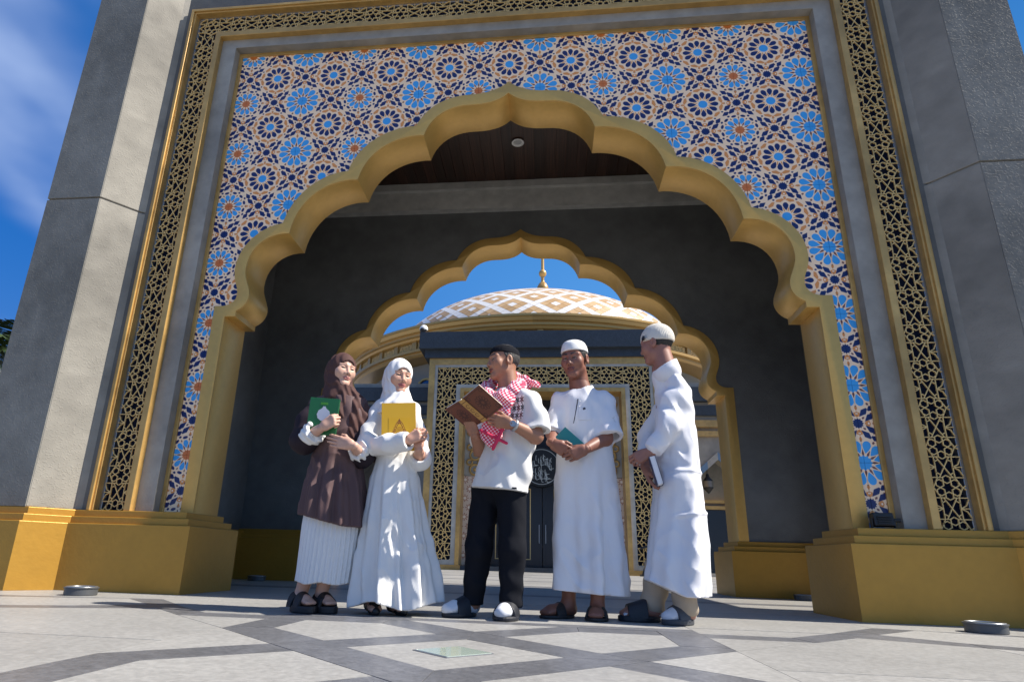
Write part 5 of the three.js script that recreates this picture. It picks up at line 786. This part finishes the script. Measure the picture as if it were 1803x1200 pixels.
// ===== man seen from behind on the right
{
  const base = P(1170, 1096, 0.92); base.y = 0;
  const { root, J, add } = person('man in white robe and cream cap with his back half turned, right end of group', 0.92, base);
  const skin = [0.30, 0.135, 0.095];
  const hm = headFrame(J(1156, 607, 0), -2.15, 0.10, -0.02, 1.0);
  const shL = J(1186, 700, 0.08), shR = J(1186, 696, -0.14), elL = J(1176, 752, 0.14), wrL = J(1147, 796, 0.14), elR = J(1140, 770, -0.2), wrR = J(1136, 822, 0.02);
  const hipR = J(1180, 850, -0.07), hipL = J(1195, 850, 0.07), knR = J(1165, 960, -0.05), knL = J(1205, 965, 0.08), anR = J(1148, 1068, -0.06), anL = J(1207, 1072, 0.07);
  const hlR = J(1160, 1090, -0.04).setY(0.03), toR = J(1092, 1088, -0.02).setY(0.03), hlL = J(1218, 1098, 0.03).setY(0.03), toL = J(1172, 1103, 0.12).setY(0.03);
  const bodyF = uni([cap(shR, shL, 0.05, 0.05), cap(J(1185, 720, 0), J(1190, 850, 0), 0.10, 0.11), cap(J(1172, 692, -0.02), J(1163, 650, -0.01), 0.058, 0.052), ...chain([shL, elL, wrL], [0.052, 0.044, 0.029]), ...chain([shR, elR, wrR], [0.052, 0.042, 0.029]), ...chain([hipR, knR, anR], [0.085, 0.058, 0.042]), ...chain([hipL, knL, anL], [0.085, 0.058, 0.042]), ...footCaps(anR, hlR, toR), ...footCaps(anL, hlL, toL)], 0.03);
  add('body', mergeC([cols(nets(bodyF, ...bounds([shR, shL, elR, elL, wrR, wrL, hipR, hipL, anR, anL, toR, toL, J(1166, 648, 0)], 0.13), 0.012), skin), headGeo({ skin }, hm),
    hand(wrL, V(-0.75, -0.30, -0.15), V(0.15, -0.25, -1), false, 0.98, GRIP, [0.4, 0.3], skin), hand(wrR, V(0.22, -0.95, 0.18), V(0.95, 0.25, 0.1), true, 0.98, REL, [0.4, 0.3], skin)]), M.skin);
  const hF = ell([0, 0.032, -0.016], 0.079, 0.09, 0.098), hf = (x, y, z) => Math.max(hF(x, y, z) + 0.002 * vnoise(x * 200, y * 60, z * 200), z - 0.0 - 0.3 * (y - 0.03), -0.075 - y + Math.max(z + 0.05, 0) * 1.0);
  add('hair', nets(hf, V(-0.09, -0.09, -0.125), V(0.09, 0.13, 0.1), 0.004).applyMatrix4(hm), std([0.014, 0.013, 0.013], 0.6));
  add('cap', nets(capField({ s: 1.05, h: 0.108, brim: 0.012, tilt: 0.16, rib: 1 }), V(-0.1, -0.02, -0.13), V(0.1, 0.17, 0.115), 0.004).applyMatrix4(hm), std([0.66, 0.62, 0.54], 0.9, { bumpMap: rep(tWeave, 9), bumpScale: 0.002 }));
  { const c = J(1133.5, 593, 0.07); add('cap_patch', box(c.x - 0.006, c.x + 0.007, c.y - 0.009, c.y + 0.009, c.z - 0.05, c.z - 0.003), M.black); }
  const R = ringsOf(J, [[640, 1162, 1186, 0.062, -0.02], [655, 1160, 1196, 0.075, 0], [672, 1160, 1210, 0.12, 0], [700, 1158, 1220, 0.15, 0], [750, 1157, 1226, 0.15, 0], [800, 1155, 1233, 0.15, 0], [850, 1153, 1238, 0.155, 0], [920, 1146, 1245, 0.19, 0.01], [980, 1139, 1249, 0.215, 0.02], [1055, 1131, 1254, 0.235, 0.02]]);
  const tor = stack(R, 0, (t, y) => { const k = sst(1.15, 0.2, y); return k * (0.018 * Math.sin(t * 5 + 2.3) + 0.010 * Math.sin(t * 10 + y * 2)); });
  const slL = sleeve([shL.clone().add(V(-0.01, -0.01, -0.02)), elL, wrL.clone().lerp(elL, 0.12)], [0.066, 0.058, 0.048], 0.08), slR = sleeve([shR, elR, wrR.clone().lerp(elR, 0.15)], [0.064, 0.056, 0.046], 0.08), w1 = wr(37, 0.015);
  const under = uni([cap(shR, shL, 0.05, 0.05), cap(J(1185, 720, 0), J(1190, 850, 0), 0.10, 0.11), cap(J(1175, 690, -0.02), J(1169, 664, -0.01), 0.068, 0.062), cap(shL, elL, 0.052, 0.044), cap(elL, wrL.clone().lerp(elL, 0.2), 0.044, 0.036), cap(elR, wrR.clone().lerp(elR, 0.25), 0.044, 0.036), cap(shR, elR, 0.052, 0.042), cap(hipR, knR, 0.085, 0.058), cap(hipL, knL, 0.085, 0.058)], 0.03);
  const rb = (x, y, z) => { let d = smin(smin(smin(tor(x, y, z), slL(x, y, z), 0.022), slR(x, y, z), 0.022), under(x, y, z) - 0.009, 0.02) - w1(x, y, z); d -= 0.005 * Math.sin(y * 46 + x * 18) * sst(1.0, 1.25, y) * sst(1.45, 1.3, y); d -= 0.008 * Math.exp(-Math.pow((y - 0.56 - 0.15 * (x - base.x)) / 0.012, 2)) * sst(base.x + 0.02, base.x + 0.12, x) + 0.007 * Math.exp(-Math.pow((y - 0.83) / 0.012, 2)) * sst(base.x + 0.02, base.x + 0.12, x); return d; };
  const hA = J(1131, 1018, 0), hM = J(1195, 1048, 0), hB = J(1254, 1046, 0);
  const rf = below(rb, x => x < hM.x ? mix(hA.y, hM.y, clamp((x - hA.x) / (hM.x - hA.x), 0, 1)) : hM.y);
  add('robe', nets(rf, ...bounds([shR, shL, elR, elL, wrL, hA, hB, V(base.x, R[0][0], 0.9)], 0.2), 0.008), M.robe);
  { const A = V(0, -0.075, -0.026).applyMatrix4(hm), B = V(0, -0.19, -0.036).applyMatrix4(hm), o = cap(A, B, 0.071, 0.086), i = cap(A, B, 0.063, 0.074), t0 = J(1153, 656), t1 = J(1185, 637), sl = (t1.y - t0.y) / (t1.x - t0.x); add('collar', nets((x, y, z) => Math.max(o(x, y, z), -i(x, y, z), y - t0.y - sl * (x - t0.x), t0.y - 0.10 - y), ...bounds([A, B], 0.13), 0.005), M.robe); }
  const tr = uni([cap(knR, anR.clone().add(V(0, 0.0, 0)), 0.075, 0.066), cap(knL, anL, 0.075, 0.066)], 0.02), w2 = wr(41, 0.02);
  add('trousers', nets(below((x, y, z) => Math.max(tr(x, y, z), y - 0.33) - 0.6 * w2(x, y, z) - 0.004 * Math.sin(y * 60 + x * 30), () => 0.05), ...bounds([knR, knL, anR, anL], 0.1), 0.010), cloth([0.40, 0.33, 0.25]));
  const sk = uni([...footCaps(anR, hlR, toR, 1.07), ...footCaps(anL, hlL, toL, 1.07), cap(toL.clone().lerp(hlL, 0.3).add(V(0, 0.02, 0)), toL.clone().lerp(hlL, 0.1).add(V(0, 0.016, 0)), 0.04, 0.03)], 0.02);
  add('socks', nets(sk, ...bounds([anR, anL, hlR, hlL, toR, toL], 0.07), 0.007), cloth([0.60, 0.62, 0.66]));
  add('slide_sandal', sandal(hlR.clone().setY(0.004), toR.clone().setY(0.004), 0.106, 0.032, [[0.34, 0.84]], { h: 0.064 }), M.rubber); add('slide_sandal', sandal(hlL.clone().setY(0.004), toL.clone().setY(0.004), 0.106, 0.032, [[0.34, 0.74]], { h: 0.064 }), M.rubberGrey || (M.rubberGrey = std([0.045, 0.05, 0.06], 0.5)));
  const bm = new THREE.Matrix4().compose(J(1155, 829, 0.17), new THREE.Quaternion().setFromEuler(new THREE.Euler(0.1, -1.68, 0.14, 'ZYX')), V(1, 1, 1));
  book('closed_book', 'dark blue book with white page edges held by the man seen from behind', 0.115, 0.165, 0.036, bm, std([0.012, 0.02, 0.075], 0.4), M.pagesWhite || (M.pagesWhite = std([0.75, 0.75, 0.76], 0.7)));
}

// ===== woman in white
const hijabHead = (o) => { const e = ell([0, 0.026, -0.014], 0.090, 0.104, 0.110), bk = ell([0, -0.02, -0.055], 0.086, 0.105, 0.085), nk = cap(V(0, -0.07, -0.01), V(0, -0.20, -0.02), 0.084, 0.10), chin = cap(V(-0.02, -0.118, 0.040), V(0.02, -0.118, 0.040), 0.032, 0.032);
  const face = (x, y, z) => { const w = 0.058 * (1 - 0.12 * sst(-0.02, -0.1, y)), a = x / w, b = (y + 0.026) / 0.082, c = (z - 0.085) / 0.075; const k = Math.hypot(a, b, c); return k * (k - 1) / Math.hypot(a / w, b / 0.082, c / 0.075); };
  return (x, y, z) => { let d = smin(smin(e(x, y, z), bk(x, y, z), 0.03), smin(nk(x, y, z), chin(x, y, z), 0.03), 0.035); const f = 0.0045 * Math.sin(y * 75 + Math.abs(x) * 95 + z * 50) * sst(0.03, -0.06, y) + 0.0025 * Math.sin(z * 130 + y * 60) + 0.006 * fbm(x * 18 + o.s, y * 10, z * 18, 2); d -= f; return smax(d, -face(x, y, z), 0.006); }; };
{
  const base = P(680, 1082, 1.08); base.y = 0;
  const { root, J, add } = person('woman in white headscarf and long white dress hugging a yellow book', 1.08, base);
  const skin = [0.52, 0.285, 0.20];
  const hm = headFrame(J(702, 664, 0), 0.60, 0.12, -0.04, 0.93);
  const shR = J(670, 722, 0.02), shL = J(725, 724, -0.04), elR = J(650, 782, 0.10), wrR = J(716, 776, 0.23), elL = J(739, 806, 0.05), wrL = J(737, 788, 0.17);
  const hipR = J(676, 850, 0), hipL = J(712, 850, 0), knR = J(672, 960, 0.03), knL = J(708, 960, 0.03), anR = J(657, 1056, 0.02), anL = J(697, 1056, 0.02);
  const hlR = J(650, 1078, -0.02).setY(0.02), toR = J(662, 1084, 0.13).setY(0.02), hlL = J(690, 1078, -0.02).setY(0.02), toL = J(712, 1080, 0.08).setY(0.02);
  const bodyF = uni([cap(shR, shL, 0.046, 0.046), cap(J(697, 725, -0.02), J(695, 850, 0), 0.085, 0.10), cap(J(697, 712, -0.02), J(702, 690, -0.01), 0.06, 0.05), ...chain([shL, elL, wrL], [0.045, 0.038, 0.024]), ...chain([shR, elR, wrR], [0.045, 0.038, 0.024]), ...chain([hipR, knR, anR], [0.08, 0.052, 0.034]), ...chain([hipL, knL, anL], [0.08, 0.052, 0.034]), ...footCaps(anR, hlR, toR, 0.88), ...footCaps(anL, hlL, toL, 0.88)], 0.025);
  add('body', mergeC([cols(nets(bodyF, ...bounds([shR, shL, elR, elL, wrR, wrL, hipR, hipL, anR, anL, toR, toL], 0.12), 0.012), skin), headGeo({ skin, female: 1, noEars: 1, lid: 0.002, browW: 1.15, brow: [0.03, 0.018, 0.013], lips: [0.40, 0.12, 0.11], smile: 0 }, hm),
    hand(wrR, V(0.85, 0.42, 0.05), V(0.0, -0.1, -1), true, 0.88, GRIP, [0.5, 0.3], skin), hand(wrL, V(-0.14, 0.98, 0.06), V(-0.35, 0.0, -0.95), false, 0.88, GRIP, [0.5, 0.3], skin)]), M.skin);
  M.dress = cloth([0.70, 0.70, 0.69]); M.veil = cloth([0.72, 0.715, 0.71]);
  const hj = placed(hijabHead({ s: 2 }), hm), shoulders = stack(ringsOf(J, [[692, 683, 722, 0.075, -0.02], [703, 676, 728, 0.10, -0.01], [716, 662, 735, 0.125, 0], [732, 656, 738, 0.13, 0.01]]), 0.4, (t, y) => 0.006 * Math.sin(t * 9 + y * 20)), w0 = wr(50, 0.008);
  add('headscarf', nets((x, y, z) => smin(hj(x, y, z), shoulders(x, y, z) - w0(x, y, z), 0.03), ...bounds([J(664, 628, 0), J(740, 732, 0), J(664, 628, 0.1), J(740, 732, -0.1)], 0.07), 0.006), M.veil);
  const R = ringsOf(J, [[706, 668, 730, 0.08, 0], [725, 658, 738, 0.105, 0], [755, 657, 737, 0.115, 0.01], [790, 663, 730, 0.11, 0.01], [802, 661, 731, 0.112, 0.01], [850, 650, 739, 0.14, 0.01], [900, 641, 748, 0.165, 0.01], [960, 631, 759, 0.185, 0.0], [1010, 623, 769, 0.20, 0], [1072, 616, 778, 0.21, 0]]);
  const tor = stack(R, 0.2, (t, y) => { const k = sst(0.95, 0.15, y); return k * (0.022 * Math.sin(t * 7 + 0.4 + Math.sin(y * 3)) + 0.014 * Math.sin(t * 13 + 1.5) + 0.006 * Math.sin(t * 23)); });
  const slR = sleeve([shR, shR.clone().lerp(elR, 0.6).add(V(-0.012, 0, 0.01)), elR.clone().add(V(0.0, -0.012, 0.01)), elR.clone().lerp(wrR, 0.55).add(V(0, -0.012, 0)), wrR.clone().add(V(0.012, 0, 0))], [0.052, 0.056, 0.058, 0.056, 0.052], 0.06), slL = sleeve([shL, shL.clone().lerp(elL, 0.6).add(V(0.010, 0, 0)), elL.clone().add(V(0.0, -0.01, 0)), elL.clone().lerp(wrL, 0.35)], [0.050, 0.054, 0.058, 0.058], 0.06), w1 = wr(55, 0.015);
  const under = uni([cap(shR, shL, 0.046, 0.046), cap(J(697, 725, -0.02), J(695, 850, 0), 0.085, 0.10), cap(shL, elL, 0.045, 0.038), cap(shR, elR, 0.045, 0.038), cap(hipR, knR, 0.08, 0.052), cap(hipL, knL, 0.08, 0.052)], 0.025);
  const df = (x, y, z) => smin(smin(smin(tor(x, y, z), slR(x, y, z), 0.02), slL(x, y, z), 0.02), under(x, y, z) - 0.009, 0.02) - w1(x, y, z) - 0.005 * Math.sin(x * 50 + y * 45) * sst(0.95, 1.1, y);
  add('dress', nets(below(df, x => 0.055 + 0.02 * Math.sin(x * 18)), ...bounds([shR, shL, elR, elL, wrR, J(614, 1074, 0), J(780, 1074, 0), J(614, 1074, 0.15), J(780, 1074, -0.15)], 0.12), 0.009), M.dress);
  for (const [h, t] of [[hlR, toR], [hlL, toL]]) { add('flat_shoe', nets(uni(footCaps(h.clone().add(V(0, 0.05, 0)), h, t, 0.98).slice(1, 3).concat([cap(t.clone().lerp(h, 0.3).add(V(0, 0.012, 0)), t.clone().lerp(h, 0.05).add(V(0, 0.004, 0)), 0.036, 0.022)]), 0.02), ...bounds([h, t, h.clone().add(V(0, 0.05, 0))], 0.05), 0.006), std([0.012, 0.012, 0.014], 0.4)); }
  const bm = new THREE.Matrix4().compose(J(702, 751, 0.16), new THREE.Quaternion().setFromEuler(new THREE.Euler(-0.05, 0.18, 0.075)), V(1, 1, 1));
  const b = book('closed_book', 'large yellow book with a brown arched ornament, hugged by the woman in white', 0.20, 0.285, 0.022, bm, std([0.58, 0.33, 0.012], 0.45), M.pagesW);
  const c = document.createElement('canvas'); c.width = c.height = 256; const g = c.getContext('2d'); g.fillStyle = '#c89a10'; g.fillRect(0, 0, 256, 256); g.strokeStyle = '#7a4418'; g.fillStyle = '#7a4418'; g.lineWidth = 6; for (let k = 0; k < 15; k++) { const t = k / 14, x = 40 + 176 * t, y = 200 - 150 * Math.pow(Math.sin(t * Math.PI), 1.4); g.beginPath(); g.arc(x, y, 13, 0, 7); g.stroke(); g.beginPath(); g.arc(x, y + 18, 5, 0, 7); g.fill(); } g.beginPath(); g.moveTo(128, 8); g.lineTo(146, 44); g.lineTo(110, 44); g.fill(); for (let r = 20; r < 70; r += 16) { g.beginPath(); g.arc(128, 185, r, Math.PI, 0); g.stroke(); } g.fillRect(60, 200, 136, 10); const t = new THREE.CanvasTexture(c); t.colorSpace = THREE.SRGBColorSpace;
  part('cover_ornament', new THREE.BoxGeometry(0.125, 0.125, 0.001).translate(0.004, -0.012, 0.0116), std([1, 1, 1], 0.45, { map: t }), b);
}
// ===== woman in brown
{
  const base = P(545, 1080, 1.15); base.y = 0;
  const { root, J, add } = person('woman in brown headscarf, dark tunic and white skirt hugging a green book', 1.15, base);
  const skin = [0.54, 0.32, 0.235];
  const hm = headFrame(J(602, 653, 0), 0.80, 0.03, -0.05, 0.93);
  const shR = J(563, 714, 0.02), shL = J(630, 716, -0.05), elR = J(536, 772, 0.09), wrR = J(567, 752, 0.22), elL = J(638, 800, 0.03), wrL = J(621, 784, 0.20);
  const hipR = J(568, 850, 0), hipL = J(610, 850, 0), knR = J(560, 950, 0.03), knL = J(592, 950, 0.0), anR = J(530, 1044, 0), anL = J(566, 1044, -0.02);
  const hlR = J(515, 1076, -0.01).setY(0.045), toR = J(548, 1081, 0.12).setY(0.045), hlL = J(558, 1074, -0.05).setY(0.045), toL = J(584, 1078, 0.08).setY(0.045);
  const feet = uni([...footCaps(anR, hlR, toR, 0.9), ...footCaps(anL, hlL, toL, 0.9), cap(knR.clone().lerp(anR, 0.6), anR, 0.046, 0.034), cap(knL.clone().lerp(anL, 0.6), anL, 0.046, 0.034)], 0.014);
  const bodyF = uni([cap(shR, shL, 0.046, 0.046), cap(J(600, 725, -0.02), J(590, 850, 0), 0.085, 0.10), cap(J(598, 712, -0.02), J(602, 690, -0.01), 0.06, 0.05), ...chain([shL, elL, wrL], [0.045, 0.040, 0.026]), ...chain([shR, elR, wrR], [0.045, 0.040, 0.026]), ...chain([hipR, knR, anR], [0.08, 0.052, 0.034]), ...chain([hipL, knL, anL], [0.08, 0.052, 0.034])], 0.025);
  add('body', mergeC([cols(nets(bodyF, ...bounds([shR, shL, elR, elL, wrR, wrL, hipR, hipL, anR, anL], 0.12), 0.012), skin), cols(nets(feet, ...bounds([anR, anL, hlR, hlL, toR, toL], 0.06), 0.005), skin), headGeo({ skin, female: 1, noEars: 1, lid: 0.003, brow: [0.10, 0.06, 0.045], browW: 0.8, lips: [0.44, 0.17, 0.15] }, hm),
    hand(wrR, V(0.84, 0.52, 0.10), V(0.1, 0.0, -1), true, 0.9, FIST, [0.5, 0.4], skin), hand(wrL, V(-0.97, 0.22, 0.04), V(-0.05, 0.05, -1), false, 0.9, REL.map(c => [0.12, 0.25, 0.2]), [0.6, 0.2], skin)]), M.skin);
  M.brown = cloth([0.085, 0.045, 0.04], { rough: 0.7 }); M.brownSheer = cloth([0.105, 0.066, 0.066], { rough: 0.6 }); M.darkSheer = cloth([0.022, 0.016, 0.022], { rough: 0.6 });
  const hj = placed(hijabHead({ s: 7 }), hm), w0 = wr(60, 0.010);
  const cape = stack(ringsOf(J, [[686, 586, 628, 0.085, -0.03], [702, 578, 642, 0.10, -0.03], [722, 568, 655, 0.125, -0.03], [760, 576, 662, 0.125, -0.03], [790, 600, 660, 0.115, -0.06], [812, 628, 662, 0.10, -0.09]]), 0.3, (t, y) => 0.010 * Math.sin(t * 8 + y * 26) + 0.006 * Math.sin(t * 15 - y * 30));
  add('headscarf', nets((x, y, z) => smin(hj(x, y, z), cape(x, y, z) - w0(x, y, z), 0.035), ...bounds([J(566, 616, 0), J(664, 815, 0), J(566, 616, 0.1), J(664, 815, -0.12)], 0.07), 0.0065), M.brown);
  // tunic, its full dark sleeves, white cuffs, white pleated skirt
  const R = ringsOf(J, [[700, 560, 644, 0.08, 0], [730, 556, 648, 0.11, 0], [770, 555, 640, 0.115, 0.01], [790, 553, 636, 0.113, 0.01], [830, 543, 640, 0.135, 0.01], [870, 535, 644, 0.175, 0.01], [936, 526, 648, 0.20, 0.01]]);
  const tor = stack(R, 0.2, (t, y) => { const k = sst(1.0, 0.5, y); return k * (0.014 * Math.sin(t * 11 + 0.8) + 0.008 * Math.sin(t * 19 + 2)); });
  const w1 = wr(66, 0.014), hA = J(531, 906, 0.1), hB = J(600, 925, 0.1);
  const under = uni([cap(shR, shL, 0.046, 0.046), cap(J(600, 725, -0.02), J(590, 850, 0), 0.085, 0.10), cap(shL, elL, 0.045, 0.040), cap(shR, elR, 0.045, 0.040), cap(hipR, knR, 0.08, 0.052), cap(hipL, knL, 0.08, 0.052)], 0.025);
  add('tunic', nets(below((x, y, z) => smin(tor(x, y, z), under(x, y, z) - 0.012, 0.02) - w1(x, y, z), x => Math.max(mix(hA.y, hB.y, clamp((x - hA.x) / (hB.x - hA.x), 0, 1.1)), 0)), ...bounds([J(528, 700, 0.1), J(646, 934, -0.1), J(528, 934, -0.1), J(646, 934, 0.1)], 0.12), 0.009), M.brownSheer);
  const sR = sleeve([shR.clone().add(V(0, 0.0, 0)), shR.clone().lerp(elR, 0.55).add(V(-0.02, 0, 0.01)), elR.clone().add(V(-0.004, -0.01, 0)), elR.clone().lerp(wrR, 0.42)], [0.052, 0.066, 0.074, 0.060], 0.05), sL = sleeve([shL, shL.clone().lerp(elL, 0.55), elL.clone().add(V(0.004, -0.01, 0)), elL.clone().lerp(wrL, 0.40)], [0.050, 0.060, 0.064, 0.056], 0.05), w2 = wr(71, 0.018);
  add('sleeve', nets((x, y, z) => sR(x, y, z) - w2(x, y, z), ...bounds([shR, elR, wrR], 0.13), 0.008), M.darkSheer); add('sleeve', nets((x, y, z) => sL(x, y, z) - w2(x, y, z), ...bounds([shL, elL, wrL], 0.13), 0.008), M.darkSheer);
  const cuff = (a, b, r0, r1) => { const s = sleeve([a, a.clone().lerp(b, 0.5), b], [r0, (r0 + r1) / 2, r1], 0.05, 0.02); return (x, y, z) => s(x, y, z) - 0.003 * Math.sin(x * 130 + y * 150) - 0.006 * vnoise(x * 30, y * 30, z * 30) - 0.003; };
  add('cuff', nets(cuff(elR.clone().lerp(wrR, 0.22), elR.clone().lerp(wrR, 0.62), 0.056, 0.058), ...bounds([elR, wrR], 0.09), 0.006), M.dress); add('cuff', nets(cuff(elL.clone().lerp(wrL, 0.2), elL.clone().lerp(wrL, 0.52), 0.05, 0.05), ...bounds([elL, wrL], 0.09), 0.006), M.dress);
  const S = ringsOf(J, [[880, 540, 636, 0.13, 0], [930, 531, 634, 0.15, 0], [980, 525, 628, 0.155, 0], [1034, 517, 620, 0.16, 0]]);
  const sk = stack(S, 0.1, (t, y) => { const p = 0.5 + 0.5 * Math.sin(t * 34); return 0.012 * p * (t > -0.2 && t < 2.0 ? 1 : 0.5); });
  add('skirt', nets(below((x, y, z) => sk(x, y, z) - 0.3 * w1(x, y, z), x => J(517, 1024, 0).y + 0.006 * Math.sin(x * 40)), ...bounds([J(514, 878, 0.14), J(640, 1034, -0.14), J(514, 1036, -0.14), J(640, 1036, 0.14)], 0.08), 0.008), M.dress);
  for (const [h, t] of [[hlR, toR], [hlL, toL]]) add('platform_sandal', sandal(h.clone().setY(0.004), t.clone().setY(0.004), 0.09, 0.038, [[0.12, 0.34], [0.46, 0.74]], { h: 0.050 }), M.leather);
  const bm = new THREE.Matrix4().compose(J(569, 733, 0.17), new THREE.Quaternion().setFromEuler(new THREE.Euler(0.05, 0.12, -0.05)), V(1, 1, 1));
  const b = book('closed_book', 'green book with a pale silver dome emblem, held by the woman in brown', 0.172, 0.215, 0.022, bm, std([0.008, 0.12, 0.035], 0.4), M.pagesWhite);
  const arc = []; for (let i = 0; i <= 40; i++) { const a = i / 40 * Math.PI * 2; const r = 0.036 * (1 + 0.07 * Math.abs(Math.sin(a * 5))); arc.push([Math.cos(a - Math.PI / 2) * r, Math.sin(a - Math.PI / 2) * r + (Math.abs(a - Math.PI) < 0.2 ? 0.012 : 0)]); } part('emblem', slab(arc.slice(0, 40), 0.0112, 0.0122).translate(0.002, 0.01, 0), std([0.55, 0.56, 0.62], 0.4, { metalness: 0.2 }), b); part('title', slab([[-0.022, 0.068], [0.022, 0.068], [0.02, 0.082], [-0.02, 0.082]], 0.0112, 0.012), std([0.05, 0.24, 0.02], 0.5), b);
}
scene.environmentIntensity = 1;
scene.traverse(o => { if (o.isMesh) { o.castShadow = true; o.receiveShadow = true; } });
renderer.render(scene, camera);
